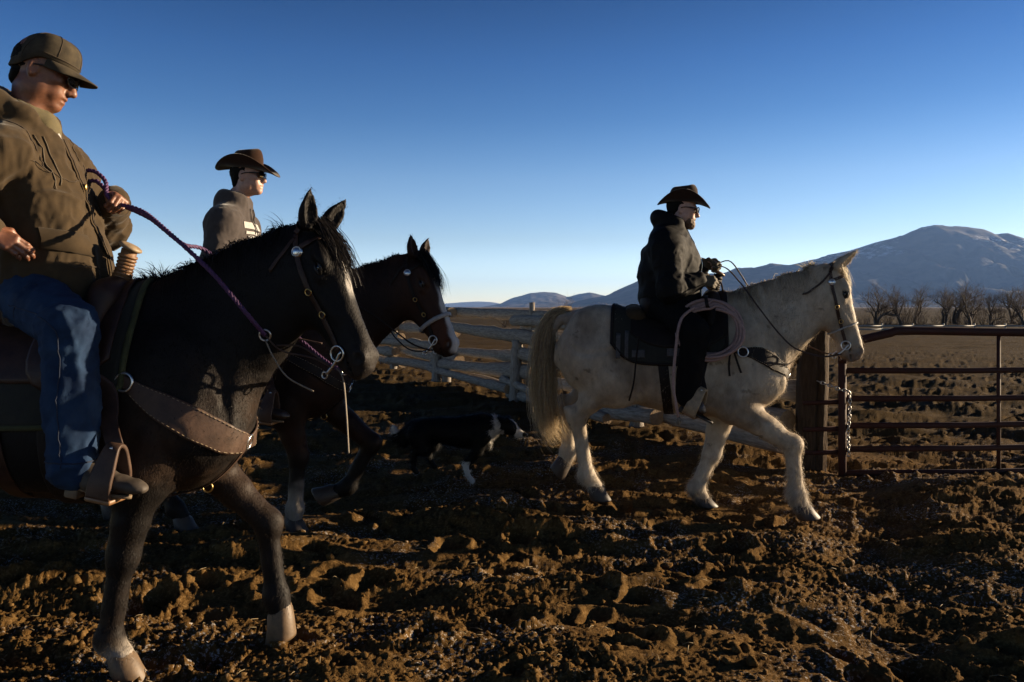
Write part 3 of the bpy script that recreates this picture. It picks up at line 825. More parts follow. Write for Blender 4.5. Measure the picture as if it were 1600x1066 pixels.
def chain(name, P, label, link_len=.042, r=.0042):
    P = spline(P, 200); L = np.concatenate([[0], np.cumsum(np.linalg.norm(np.diff(P, axis=0), axis=1))]); n = int(L[-1] / (link_len * .78)); mb = MB()
    for i in range(n):
        s = (i + .5) * L[-1] / n; k = np.searchsorted(L, s); k = min(max(k, 1), len(P) - 2); T = P[k + 1] - P[k - 1]; T /= np.linalg.norm(T)
        u = np.cross(T, (0, 1, 0)) if i % 2 else np.array((0, 1.0, 0)); u = u - (u @ T) * T; u /= np.linalg.norm(u)
        th = np.linspace(0, 2 * np.pi, 13)
        mb.tube(P[k] + np.cos(th)[:, None] * T * link_len * .5 + np.sin(th)[:, None] * u * link_len * .3, r, 5, cap=False)
    return tag(mb.build(name, m_steel), label, 'chain')
g = lambda x, y, z: (GX + x, GY + y, z - .06)
chain('gate_chain', [g(-.20, .05, .86), g(-.10, -.04, .82), g(-.03, -.045, .79), g(.045, -.03, .77), g(.05, -.035, .60), g(.035, -.04, .42), g(.04, -.04, .22)], 'steel chain looped round the gate upright and hanging down')
# white board fence far across the pasture
m_white = mat('white_boards', (.36, .35, .33), .6, noise=.15, nscale=3)
bf = empty('board_fence', 'low white board fence far across the pasture behind the gate', 'fence', (at(1330, 0, 62)[0], 62, float(macro(np.zeros(1), np.array([62.0]))[0])), 0)
for k in range(9): MB().box((k * 2.4, 0, .30), (.05, .05, .38)).build('post', m_white, bf, smooth=False)
for k in range(8):
    for z in (.22, .48): MB().box((k * 2.4 + 1.2, -.06, z), (1.18, .012, .06)).build('board', m_white, bf, smooth=False)
# ------------------------------------------------------------------ hair made of real strands
def strands(mb, P, w, rng, taper=0.15, flat=None):
    """P (n, m, 3) polylines -> tapered ribbons of width w"""
    n, m, _ = P.shape
    T = np.gradient(P, axis=1); T /= np.linalg.norm(T, axis=2)[..., None] + 1e-9
    r = rng.normal(size=(n, 1, 3)) if flat is None else np.broadcast_to(flat, (n, 1, 3)) + 0.25 * rng.normal(size=(n, 1, 3))
    S = np.cross(T, r); S /= np.linalg.norm(S, axis=2)[..., None] + 1e-9
    W = (np.broadcast_to(w, (n,))[:, None] * (1 - (1 - taper) * np.linspace(0, 1, m)[None, :] ** 1.5))[..., None] * 0.5
    V = np.stack([P - S * W, P + S * W], 2).reshape(-1, 3)
    b = np.arange(n)[:, None] * (2 * m) + np.arange(m - 1)[None, :] * 2
    Q = np.stack([b, b + 1, b + 3, b + 2], -1).reshape(-1, 4)
    return mb.add(V, Q)

def fur(name, V, N, C, parent, material, count, length, width, rng, weight=None, flow=(-0.35, 0, -0.9), lift=0.35, bend=0.3):
    """short coat: one blade (2 tris) per hair, coloured like the skin below it"""
    p = None if weight is None else weight / weight.sum()
    I = rng.choice(len(V), count, p=p)
    n = N[I]; f = np.asarray(flow, float)[None] + 0.35 * rng.normal(size=(count, 3))
    f -= (f * n).sum(1)[:, None] * n; f /= np.linalg.norm(f, axis=1)[:, None] + 1e-9
    L = (length if np.isscalar(length) else length[I]) * rng.uniform(0.5, 1.25, count)
    r = V[I] + 0.008 * rng.normal(size=(count, 3)) - n * 0.002
    d = n * lift + f * (1 - lift); d /= np.linalg.norm(d, axis=1)[:, None]
    s = np.cross(d, n); s /= np.linalg.norm(s, axis=1)[:, None] + 1e-9
    mid = r + d * L[:, None] * 0.55
    tip = r + d * L[:, None] + (f - n * 0.3) * (L * bend)[:, None]
    w = width * rng.uniform(0.6, 1.3, count)[:, None] * 0.5
    VV = np.stack([r - s * w, r + s * w, mid + s * w * .7, mid - s * w * .7, tip], 1).reshape(-1, 3)
    b = np.arange(count)[:, None] * 5
    me = mesh_np(name, VV, b + np.array([0, 1, 2, 3]), b + np.array([3, 2, 4]))
    cc = np.clip(C[I] * rng.uniform(0.75, 1.3, (count, 1)), 0, 1)
    set_col(me, np.repeat(cc, 5, 0))
    return link(name, me, material, parent)

class Frame:
    """a horse's or a rider's own axes in the world"""
    def __init__(s, O, deg):
        s.O = np.array((O[0], O[1], 0.0)); s.h = math.radians(deg)
        s.f = np.array((math.cos(s.h), math.sin(s.h), 0)); s.l = np.array((-math.sin(s.h), math.cos(s.h), 0))
    def px(s, px, py, y=0.0):
        """local (x, y, z) where the photo ray meets the upright plane at local y"""
        d = np.array(((px - CX) / FPX, 1.0, (HY - py) / FPX)); c = np.array((0, 0, CAMZ))
        t = (y + s.l @ (s.O - c)) / (s.l @ d); p = c + t * d
        return np.array(((p - s.O) @ s.f, y, p[2]))
    def loc(s, w): w = np.asarray(w, float) - s.O; return np.array((w @ s.f, w @ s.l, w[2]))
    def wor(s, p): p = np.asarray(p, float); return s.O + p[..., 0:1] * s.f + p[..., 1:2] * s.l + p[..., 2:3] * np.array((0, 0, 1.0))

class Horse: pass

def make_horse(name, label, F, pose, coat, furmat, res=0.0105, seed=1, fur_n=60000, fur_len=0.016, hair_mat=None, skin_mat=None):
    H = Horse(); H.F = F; rng = np.random.default_rng(seed)
    root = empty(name, label, 'horse', F.O, F.h); H.root = root
    S = SDF()
    k = pose.get('bulk', 1.0)
    # trunk
    S.loft([-.92, -.82, -.64, -.42, -.15, .10, .28, .42, .54, .64],
           [1.20, 1.36, 1.455, 1.415, 1.375, 1.41, 1.49, 1.45, 1.33, 1.13],
           [1.00, .92, .86, .77, .69, .665, .67, .70, .74, .84],
           [.11 * k, .20 * k, .265 * k, .275 * k, .31 * k, .30 * k, .25 * k, .225 * k, .20 * k, .13 * k], k=0.05, wedge=0.12, power=2.15)
    for s in (-1, 1):
        S.ell((-.66, s * .145, 1.12), (.23, .125, .29), 0.10, rotm('Y', 14))            # thigh
        S.ell((-.50, s * .16, .90), (.155, .105, .19), 0.09, rotm('Y', -25))             # stifle
        S.ell((-.58, s * .12, 1.36), (.20, .10, .09), 0.08)                               # croup
        S.ell((.36, s * .155, 1.08), (.13, .075, .27), 0.13, rotm('Y', 22))              # shoulder blade
        S.ell((.53, s * .115, .93), (.13, .095, .14), 0.08)                               # point of shoulder
        S.ell((.27, s * .165, .86), (.15, .07, .15), 0.08)                                # triceps
    S.ell((.25, 0, 1.44), (.20, .06, .085), 0.12)                                         # withers
    # neck
    P = np.asarray(pose['poll'], float); B = np.array((.40, 0, 1.20))
    M = np.asarray(pose['muzzle'], float)
    hx = (M - P) / np.linalg.norm(M - P)
    T = P + hx * 0.06 + np.array((-.035, 0, -.115))                                        # centre of the neck behind the jaw
    nx = T - B; nl = np.linalg.norm(nx); NB = basis(nx)
    q = np.linspace(0, 1, 6) * nl
    up = pose.get('crest', 0.0)
    S.loft(q - .02, np.array([.24, .30, .285 + up, .255 + up, .235 + up, .215]), -np.array([.36, .33, .275, .225, .18, .155]),
           np.array([.185, .150, .118, .104, .097, .09]) * k, k=0.11, M=NB, o=B, wedge=0.22, power=2.0)
    # head
    yaw = pose.get('roll', 0)
    side = pose.get('face', (0, 1, 0))                                                     # the head's own left
    hy = np.asarray(side, float); hy = hy - (hy @ hx) * hx; hy /= np.linalg.norm(hy); hz = np.cross(hx, hy)
    if hz @ np.array((1, 0, .3)) < 0: hz, hy = -hz, -hy
    HB = np.stack([hx, hy, hz], 1); H.HB, H.P, H.hx = HB, P, hx
    hl = np.linalg.norm(M - P); H.hl = hl; a = hl / 0.64
    hp = lambda x, y, z: P + HB @ np.array((x * a, y * a, z * a)); H.hp = hp
    xs = np.array([-.05, .03, .12, .21, .30, .39, .48, .55, .60, .645]) * a
    S.loft(xs, np.array([.00, .060, .086, .084, .070, .060, .055, .052, .045, .018]) * a,
           np.array([-.13, -.19, -.222, -.222, -.195, -.155, -.125, -.112, -.104, -.085]) * a,
           np.array([.070, .098, .100, .094, .080, .068, .061, .063, .060, .046]) * a, k=0.06, M=HB, o=P, power=2.4, wedge=0.06)
    for s in (-1, 1):
        S.ell(hp(.155, s * .052, -.105), np.array((.125, .052, .105)) * a, 0.03, HB)       # cheek
        S.ell(hp(.165, s * .082, .045), np.array((.045, .028, .026)) * a, 0.03, HB)        # brow over the eye
        S.ell(hp(.20, s * .083, .010), np.array((.040, .020, .018)) * a, 0.02, HB)         # lower lid
        S.cone(hp(.24, s * .072, -.035), hp(.40, s * .052, -.012), .016 * a, .010 * a, 0.03)   # facial crest
        S.ell(hp(.585, s * .046, .006), np.array((.040, .026, .034)) * a, 0.02, HB)        # nostril rim
        S.ell(hp(.12, s * .075, .055), np.array((.05, .02, .02)) * a, 0.03, HB)
    S.ell(hp(.595, 0, -.05), np.array((.048, .05, .042)) * a, 0.03, HB)                   # lips
    S.ell(hp(.575, 0, -.100), np.array((.042, .038, .026)) * a, 0.025, HB)                   # chin
    for s in (-1, 1):
        S.ell(hp(.182, s * .102, .030), np.array((.030, .018, .017)) * a, 0.012, HB, op='-')   # eye socket
        S.ell(hp(.592, s * .070, .010), np.array((.027, .026, .015)) * a, 0.008, HB @ rotm('Y', 30), op='-')
        S.ell(hp(.61, s * .05, -.055), np.array((.075, .03, .0045)) * a, 0.006, HB @ rotm('Y', 8), op='-')
    # ears
    for s, e in ((-1, pose['ear_r']), (1, pose['ear_l'])):
        e = np.asarray(e, float); base = hp(-.010, s * .062, .035); tip = base + e
        L = np.linalg.norm(e); EX = e / L
        opn = pose.get('ear_open', np.array((.5, s * -.2 if False else -.6, 0)))
        z_ = np.asarray(opn, float); z_ = z_ - (z_ @ EX) * EX; z_ /= np.linalg.norm(z_); y_ = np.cross(z_, EX)
        EB = np.stack([EX, y_, z_], 1)
        xe = np.array([0, .25, .5, .75, 1.0]) * L
        S.loft(xe, np.array([.034, .036, .030, .020, .006]), -np.array([.034, .036, .032, .020, .006]), np.array([.032, .041, .037, .023, .005]), k=0.02, M=EB, o=base)
        S.loft(np.array([.12, .35, .6, .92]) * L, np.array([.06, .06, .05, .035]), np.array([.006, .000, -.002, .000]), np.array([.014, .024, .021, .006]), k=0.008, M=EB, o=base, op='-')
    # legs
    H.hoofs = []
    kk = pose.get('legs', 1.0)
    for key, s in (('RF', -1), ('LF', 1)):
        J = [np.asarray(p, float) for p in pose[key]]        # elbow, knee, fetlock, coronet, toe
        el, kn, fe, co, to = J
        S.cone((.44, s * .13, 1.0), el, .13, .105 * kk, 0.07)
        S.cone(el, el * .45 + kn * .55, .102 * kk, .074 * kk, 0.05)
        S.cone(el * .45 + kn * .55, kn, .074 * kk, .058 * kk, 0.02)
        d = (fe - kn); d /= np.linalg.norm(d); fw = np.cross(d, (0, 1, 0)); fw = -fw if fw[0] < 0 else fw
        S.ell(kn + fw * .006, (.056 * kk, .052 * kk, .066 * kk), 0.03, basis(fw, -d) if abs(d[2]) < .99 else None)
        S.cone(kn, fe, .046 * kk, .040 * kk, 0.03)
        S.cone(kn - fw * .018, fe - fw * .02, .028 * kk, .026 * kk, 0.02)     # tendon
        S.ell(fe - fw * .008, (.054 * kk, .049 * kk, .054 * kk), 0.03)
        S.cone(fe, co, .043 * kk, .047 * kk, 0.03)
        H.hoofs.append((key, co, to, d))
    for key, s in (('RH', -1), ('LH', 1)):
        J = [np.asarray(p, float) for p in pose[key]]        # stifle, hock, fetlock, coronet, toe
        st, hk, fe, co, to = J
        S.cone((-.60, s * .14, 1.04), st, .18, .12, 0.10)
        S.cone(st, st * .4 + hk * .6, .122, .078 * kk, 0.07)
        S.cone(st * .4 + hk * .6, hk, .076 * kk, .056 * kk, 0.03)
        d = (fe - hk); d /= np.linalg.norm(d); fw = np.cross(d, (0, 1, 0)); fw = -fw if fw[0] < 0 else fw
        S.ell(hk, (.062 * kk, .050 * kk, .075 * kk), 0.03)
        S.cone(hk - fw * .058 - d * .060, hk - fw * .032 + d * .06, .027 * kk, .024 * kk, 0.025)  # point of the hock
        S.cone(st * .35 + hk * .65 - fw * .035, hk - fw * .045 - d * .05, .03, .02, 0.03)
        S.cone(hk, fe, .049 * kk, .042 * kk, 0.03)
        S.ell(fe - fw * .008, (.055 * kk, .05 * kk, .055 * kk), 0.03)
        S.cone(fe, co, .044 * kk, .048 * kk, 0.03)
        H.hoofs.append((key, co, to, d))
    # dock of the tail
    S.chain([(-.78, 0, 1.37), (-.90, 0, 1.37), (-.97, 0, 1.29), (-.99, 0, 1.12)], [.06, .045, .035, .02], 0.05)
    V, Q = S.raw(res, 2)
    N = vnormals(V, Q)
    V = V + N * (0.0045 * fbm(V * 8, 3, seed) - .007 * sstep(.35, .0, np.abs(fbm(V * np.array((3.2, 3.2, 2.2)), 2, seed + 8)) * 2) * sstep(1.35, 1.1, V[:, 2]) * sstep(.35, .6, V[:, 2]) + 0.0012 * fbm(V * np.array((30, 30, 14)), 2, seed + 3))[:, None]
    hq = (V - P) @ HB / a
    C = coat(V, hq, N)
    me = mesh_np('body', V, Q); set_col(me, C)
    H.body = link('body', me, skin_mat, root)
    H.V, H.N, H.C, H.Q, H.hq = V, N, C, Q, hq
    from mathutils.bvhtree import BVHTree
    sub = Q
    H.bvh = BVHTree.FromPolygons([tuple(v) for v in V.tolist()], sub.tolist())
    w = pose.get('fur_w', lambda V, N, hq: np.ones(len(V)))(V, N, hq)
    if fur_n: fur('fur', V, N, C, root, furmat, fur_n, fur_len * (1 + 0.8 * sstep(.45, .1, V[:, 2])) * np.where((hq[:, 0] > .1) & (hq[:, 0] < .75) & (np.abs(hq[:, 1]) < .2) & (np.abs(hq[:, 2]) < .3), .45, 1.0), 0.0017, rng, w)
    # eyes
    for s in (-1, 1):
        mb = MB(); c = hp(.182, s * .077, .028); r = .024 * a
        th = np.linspace(0, np.pi, 9); mb.lathe(np.stack([r * np.sin(th), -r * np.cos(th)], 1), 14, c=c)
        mb.build('eye', mat('eye_black', (.006, .004, .003), .12, spec=.6, noise=.1), root)
        mb = MB()
        for dz, z0 in ((.014, .004), (-.006, -.004)):
            A = [hp(.150, s * .088, .026), hp(.168, s * .099, .028 + dz), hp(.186, s * .1005, .028 + dz * 1.2), hp(.205, s * .096, .024 + dz * .6), hp(.216, s * .086, .018)]
            mb.tube(spline(A, 12), np.concatenate([np.linspace(.003, .007, 6), np.linspace(.007, .003, 6)]) * a, 6)
        mb.build('eyelid', skin_mat_dark, root)
    # hooves
    for key, co, to, d in H.hoofs:
        ax = to - co; fwd = np.array((1.0, 0, 0))
        dn = pose.get('hoof_dn', {}).get(key, (0, 0, -1)); dn = np.asarray(dn, float); dn /= np.linalg.norm(dn)
        fx = ax - (ax @ dn) * dn; fx /= np.linalg.norm(fx); yy = np.cross(-dn, fx)
        R = np.stack([fx, yy, -dn], 1); hgt = max(0.05, ax @ dn)
        n = 18; th = np.linspace(0, 2 * np.pi, n, endpoint=False); rings = []
        for t, r, sh in ((-.25, .044, -.012), (0, .052, -.006), (.05, .056, -.004), (.5, .062, .010), (.92, .069, .026), (1.0, .067, .028)):
            x = np.cos(th) * r * np.where(np.cos(th) < 0, .85, 1.12) + sh + (.012 if t > 0 else 0) * 0; y = np.sin(th) * r * .95
            z = -t * hgt + np.where(np.cos(th) < 0, 1, 0) * 0.0
            rings.append(np.stack([x, y, np.full(n, 1.0) * z], 1))
        rings.append(rings[-1] * np.array((.5, .5, 1)) + np.array((0.012, 0, .006)))
        VV = np.concatenate(rings); m = len(rings)
        i, j = np.meshgrid(np.arange(m - 1), np.arange(n), indexing='ij'); j2 = (j + 1) % n
        QQ = np.stack([i * n + j, (i + 1) * n + j, (i + 1) * n + j2, i * n + j2], -1).reshape(-1, 4)
        VV = VV * (kk if kk > 1 else 1.0) @ R.T + co
        mb = MB().add(VV, QQ)
        mb.build('hoof', pose['hoof_mat'], root)
    return H

def snap(H, P, off=0.006, side=None):
    """press points onto the horse's body, offset outwards"""
    out = []
    for p in np.asarray(P, float):
        c, n, i, d = H.bvh.find_nearest(Vector(p))
        nn = np.array(n); cc = np.array(c)
        out.append(cc + nn * off)
    return np.array(out)

def snap_n(H, P):
    return np.array([np.array(H.bvh.find_nearest(Vector(p))[1]) for p in np.asarray(P, float)])

def strap(H, mb, P, w, thick=0.005, off=0.007, n=30, press=True):
    """leather strap lying on the body along P (half width w)"""
    Q = spline(P, n)
    if press:
        Q = snap(H, Q, off)
        for _ in range(2): Q[1:-1] = (Q[:-2] + 2 * Q[1:-1] + Q[2:]) / 4
    Nn = snap_n(H, Q); T = np.gradient(Q, axis=0); Sd = np.cross(T, Nn)
    mb.ribbon(Q, w, thick, Sd)
    return Q

skin_mat_dark = mat('dark_eyelid', (.012, .009, .007), .5, noise=.2)
# ------------------------------------------------------------------ the three horses
m_fur = mat('coat_hair', vcol=True, rough=.55, noise=.12, nscale=60, sheen=.0, spec=.15)
m_fur = thin(m_fur, .4)
m_coat = mat('coat', vcol=True, rough=.62, noise=.22, nscale=22, bump=.5, bscale=160, bdist=.004, spec=.14, stretch=(1, 1, .5))
m_hoof_tan = mat('hoof_tan', (.20, .12, .055), .6, noise=.3, nscale=40, bump=.3, bscale=120)
m_hoof_dark = mat('hoof_dark', (.07, .045, .028), .6, noise=.3, nscale=40, bump=.3, bscale=120)

F3 = Frame(at(1070, 793, 5.75), -12.25)
def coat_palomino(V, hq, N):
    C = np.tile(np.array((.67, .55, .405)), (len(V), 1))
    n1 = fbm(V * 3.0, 4, 5); n2 = fbm(V * 11.0, 3, 9)
    C = mix(C, np.array((.33, .235, .15)), sstep(.0, .5, n1) * .7)
    C = mix(C, np.array((.85, .75, .60)), sstep(.05, .5, -n1) * .5)
    legs = sstep(.55, .25, V[:, 2]); C = mix(C, np.array((.82, .70, .55)), legs * .8)
    C = mix(C, np.array((.20, .13, .075)), np.clip(sstep(.16, .0, V[:, 2]) * .75 + legs * sstep(.15, .5, n2) * .5, 0, 1))
    C = mix(C, np.array((.13, .085, .05)), sstep(.42, .60, fbm(V * 16, 3, 31)) * .6)        # dried mud flecks
    head = (hq[:, 0] > -.1) & (hq[:, 0] < .8) & (np.abs(hq[:, 1]) < .25) & (np.abs(hq[:, 2]) < .35)
    mz = head * sstep(.52, .62, hq[:, 0]); C = mix(C, np.array((.20, .14, .115)), mz * .8)
    C = mix(C, np.array((.58, .50, .40)), head * sstep(.055, .025, np.abs(hq[:, 1])) * sstep(0, .04, hq[:, 2]) * .7)
    return C
f3 = F3.px
pose3 = dict(poll=f3(1297, 424), muzzle=f3(1342, 558), crest=.03, face=(0, 1, 0), bulk=1.0, legs=1.12,
    ear_r=f3(1343, 406) - f3(1309, 434) + np.array((0, -.01, 0)), ear_l=f3(1336, 404) - f3(1306, 430) + np.array((0, .02, 0)), ear_open=(.6, -.5, -.4),
    RF=[f3(1148, 636, -.17), f3(1238, 695, -.15), f3(1245, 772, -.14), f3(1252, 790, -.14), f3(1266, 808, -.14)],
    LF=[f3(1132, 632, .17), f3(1112, 708, .15), f3(1089, 764, .14), f3(1097, 778, .14), f3(1113, 790, .14)],
    RH=[f3(958, 590, -.17), f3(901, 650, -.15), f3(917, 742, -.14), f3(930, 760, -.14), f3(950, 780, -.14)],
    LH=[f3(948, 588, .17), f3(889, 634, .15), f3(888, 706, .14), f3(884, 718, .14), f3(872, 738, .14)],
    hoof_dn={'LH': (-.75, 0, -.65), 'RF': (.1, 0, -1)}, hoof_mat=m_hoof_dark,
    fur_w=lambda V, N, hq: .35 + 1.6 * sstep(.7, 1.0, V[:, 0] + .0 * V[:, 0]) * 0 + 1.2 * sstep(.5, .7, V[:, 0]) + 1.2 * sstep(.55, .2, V[:, 2]))
H3 = make_horse('palomino_horse', 'cream palomino horse with blond mane and tail walking past the log fence', F3, pose3, coat_palomino, m_fur, seed=3, fur_n=58000, fur_len=.02, skin_mat=m_coat)

F1 = Frame((-1.77, 3.26), 0.0)
def coat_black(V, hq, N):
    C = np.tile(np.array((.012, .0095, .0085)), (len(V), 1)); n1 = fbm(V * 3.2, 4, 2)
    C = mix(C, np.array((.070, .041, .025)), sstep(-.3, .4, n1) * .75 * sstep(1.3, .95, V[:, 2]) * (.3 + .7 * sstep(.45, .75, V[:, 2])))  # lower chest browned where sun strikes it: sunlit tone painted into the coat
    head = (hq[:, 0] > -.1) & (hq[:, 0] < .8) & (np.abs(hq[:, 1]) < .25) & (np.abs(hq[:, 2]) < .35)
    C = mix(C, np.array((.045, .036, .032)), head * sstep(.45, .64, hq[:, 0]) * .6)
    wob = .008 * fbm(V * 14, 2, 4)
    bl = head * sstep(.026, .014, np.abs(hq[:, 1] - .004) + wob) * sstep(.015, .04, hq[:, 2]) * sstep(.05, .1, hq[:, 0]) * sstep(.36, .27, hq[:, 0])
    C = mix(C, np.array((.72, .68, .63)), bl)
    sock = (V[:, 1] < 0) & (V[:, 0] > 0); sk = sock * sstep(.165, .10, V[:, 2] + .03 * fbm(V * 15, 2, 8))
    C = mix(C, np.array((.55, .48, .40)), sk)
    C = mix(C, np.array((.10, .065, .038)), sstep(.25, .7, fbm(V * 9, 3, 41)) * sstep(.6, .2, V[:, 2]) * .3)
    return C
f1 = F1.px
pose1 = dict(poll=f1(486, 366), muzzle=np.array((1.205, -.10, 1.205)), crest=.035, face=(.42, .9, 0), bulk=.95, legs=1.0,
    ear_r=np.array((.025, -.035, .155)), ear_l=np.array((.085, .03, .13)), ear_open=(.75, -.65, 0),
    RF=[np.array((.33, -.17, .80)), f1(192, 868, -.16), f1(172, 1000, -.16), f1(190, 1024, -.16), f1(246, 1062, -.16)],
    LF=[np.array((.42, .17, .82)), f1(418, 818, .16), f1(433, 930, .16), f1(438, 952, .16), f1(452, 996, .16)],
    RH=[np.array((-.45, -.17, .83)), np.array((-.62, -.15, .55)), np.array((-.40, -.14, .15)), np.array((-.36, -.14, .09)), np.array((-.27, -.14, .0))],
    LH=[np.array((-.5, .17, .84)), np.array((-.85, .15, .58)), np.array((-.98, .14, .2)), np.array((-.97, .14, .12)), np.array((-.93, .14, .02))],
    hoof_dn={'LF': (.32, 0, -1)}, hoof_mat=m_hoof_tan,
    fur_w=lambda V, N, hq: .05 + sstep(-.2, .2, V[:, 0]))
H1 = make_horse('black_horse', 'black horse with a narrow white blaze, nearest the camera', F1, pose1, coat_black, m_fur, seed=5, fur_n=42000, res=.0095, fur_len=.012, skin_mat=m_coat)

F2 = Frame((-1.78, 5.30), 0.0)
def coat_bay(V, hq, N):
    C = np.tile(np.array((.026, .012, .0075)), (len(V), 1)); n1 = fbm(V * 3.2, 4, 12)
    C = mix(C, np.array((.065, .025, .0115)), sstep(-.1, .5, n1) * .6)
    C = mix(C, np.array((.011, .008, .007)), sstep(.6, .4, V[:, 2]))
    head = (hq[:, 0] > -.1) & (hq[:, 0] < .8) & (np.abs(hq[:, 1]) < .25) & (np.abs(hq[:, 2]) < .35)
    C = mix(C, np.array((.20, .062, .022)), head * sstep(.36, .5, hq[:, 0]) * sstep(-.1, 0, hq[:, 2]) * .8)
    C = mix(C, np.array((.085, .036, .018)), head * sstep(.02, .10, hq[:, 0]) * sstep(-.25, -.05, hq[:, 2]) * .55)
    C = mix(C, np.array((.022, .016, .014)), head * sstep(.57, .64, hq[:, 0]) * .8)
    wob = .012 * fbm(V * 9, 2, 14)
    wd = .030 + .022 * sstep(.4, .6, hq[:, 0])
    bl = head * sstep(wd + .007, wd - .007, np.abs(hq[:, 1] - .004) + wob) * sstep(-.02, .02, hq[:, 2]) * sstep(.07, .11, hq[:, 0])
    C = mix(C, np.array((.74, .70, .66)), bl)
    sock = (V[:, 1] < 0) & (V[:, 0] > 0); C = mix(C, np.array((.40, .35, .30)), sock * sstep(.34, .20, V[:, 2] + .09 * fbm(V * 12, 3, 8)) * .8)
    return C
f2 = F2.px
pose2 = dict(poll=f2(648, 408), muzzle=np.array((1.40, -.11, 1.165)), crest=.035, face=(.40, .9, 0), bulk=1.0, legs=1.1,
    ear_r=np.array((-.015, -.02, .15)), ear_l=np.array((.035, .03, .14)), ear_open=(.8, -.6, 0),
    RF=[np.array((.33, -.17, .80)), f2(466, 712, -.15), f2(462, 796, -.15), f2(458, 812, -.15), f2(470, 834, -.15)],
    LF=[np.array((.45, .17, .84)), f2(580, 692, .16), f2(545, 760, .16), f2(525, 768, .16), f2(502, 780, .16)],
    RH=[np.array((-.45, -.17, .83)), np.array((-.62, -.15, .55)), np.array((-.40, -.14, .15)), np.array((-.36, -.14, .09)), np.array((-.27, -.14, .0))],
    LH=[np.array((-.5, .17, .84)), np.array((-.85, .15, .58)), np.array((-.98, .14, .2)), np.array((-.97, .14, .12)), np.array((-.93, .14, .02))],
    hoof_dn={'LF': (-.8, 0, -.6)}, hoof_mat=m_hoof_dark,
    fur_w=lambda V, N, hq: .05 + sstep(-.2, .2, V[:, 0]))
H2 = make_horse('bay_horse', 'dark bay horse with a broad white blaze walking behind the black horse', F2, pose2, coat_bay, m_fur, seed=7, fur_n=24000, fur_len=.014, res=.0105, skin_mat=m_coat)
# ------------------------------------------------------------------ manes, forelocks, tails
m_hair = mat('mane_hair', vcol=True, rough=.45, noise=.25, nscale=40, spec=.25)
m_hair = thin(m_hair, .45)
def hair_part(H, name, mb, colors):
    me = mb.mesh(name); set_col(me, colors); return link(name, me, m_hair, H.root)

def crest_roots(H, n, rng, t0=0.0, t1=1.0):
    """points on top of the neck, from the withers to the poll"""
    t = rng.uniform(t0, t1, n); out = []
    A = np.array((.20, 0, 1.2)); B = H.P + np.array((-.06, 0, -.10)); up = np.array((-.28, 0, 1.0)); up /= np.linalg.norm(up)
    for q in t:
        c = A + (B - A) * q; h = H.bvh.ray_cast(Vector(c + up * .9), Vector(-up), 2.0)
        out.append(np.array(h[0]) if h[0] is not None else c + up * .3)
    return t, np.array(out)

def push_out(H, P, gap=.006):
    sh = P.shape; Q = P.reshape(-1, 3).copy()
    for i in range(len(Q)):
        c, n, k, d = H.bvh.find_nearest(Vector(Q[i]), .25)
        if c is not None:
            n = np.array(n); s = (Q[i] - np.array(c)) @ n
            if s < gap: Q[i] = np.array(c) + n * gap
    return Q.reshape(sh)

def mane(H, n, length, color, color2, seed, side=1.0, up=0.5, near=0.25, width=.0035, short_end=.5, wild=.25, fwd=0.0, span=(.02, 1.0)):
    rng = np.random.default_rng(seed); t, R = crest_roots(H, n, rng, *span)
    R = R + rng.normal(0, .010, R.shape) * np.array((1, 1.2, .3))
    sd = np.where(rng.random(n) < near, -side, side); m = 7
    clump = np.stack([vnoise(np.column_stack([t * 26, t * 0 + k]), seed + k) for k in range(3)], 1)
    d = np.column_stack([fwd + .18 * rng.normal(size=n) + .35 * clump[:, 0], sd * (.35 + .25 * rng.random(n)) + .3 * clump[:, 1], up + wild * rng.normal(size=n) + .3 * clump[:, 2]])
    d /= np.linalg.norm(d, axis=1)[:, None]
    L = length * rng.uniform(.5, 1.15, n) * (short_end + (1 - short_end) * np.sin(np.clip(t, .05, .98) * 3.14) ** .5) * (1 + .35 * clump[:, 0])
    u = np.linspace(0, 1, m)[None, :, None]
    g = np.array((0, 0, -1.0)); stiff = .30
    P = R[:, None] + d[:, None] * L[:, None, None] * (u * stiff + (u - u * u) * .25) + g * (L[:, None, None] * u ** 1.5) * .72 + np.array((0, 1.0, 0)) * sd[:, None, None] * L[:, None, None] * .18 * u
    P = P + .006 * np.cumsum(rng.normal(size=P.shape), axis=1) * (L[:, None, None] / .2)
    P[:, 1:] = push_out(H, P[:, 1:])
    mb = MB(); strands(mb, P, width * rng.uniform(.6, 1.3, n), rng)
    c = color + (np.asarray(color2) - color) * rng.random((n, 1)); c = c * rng.uniform(.7, 1.25, (n, 1))
    return hair_part(H, 'mane', mb, np.repeat(c, 2 * m, 0))

def spikes(H, n, t0, t1, length, lean, color, seed, name='mane_tuft', width=.004, sp=.35):
    """unkempt upright tufts on the crest"""
    rng = np.random.default_rng(seed); t, R = crest_roots(H, n, rng, t0, t1)
    cl = np.stack([vnoise(np.column_stack([t * 60, t * 0 + k]), seed + k) for k in range(2)], 1)
    d = np.asarray(lean, float)[None] + rng.normal(0, sp, (n, 3)) + np.column_stack([cl[:, 0], cl[:, 1] * .6, cl[:, 0] * .3]) * .6
    d /= np.linalg.norm(d, axis=1)[:, None]; L = length * rng.uniform(.4, 1.2, n) * (1 + .4 * cl[:, 1]); m = 6; u = np.linspace(0, 1, m)[None, :, None]
    P = R[:, None] - np.array((0, 0, .01)) + d[:, None] * L[:, None, None] * u + np.array((-.1, 0, -.35)) * L[:, None, None] * u * u
    mb = MB(); strands(mb, P, width * rng.uniform(.6, 1.3, n), rng, .1)
    return hair_part(H, name, mb, np.repeat(np.asarray(color)[None] * rng.uniform(.6, 1.3, (n, 1)), 2 * m, 0))

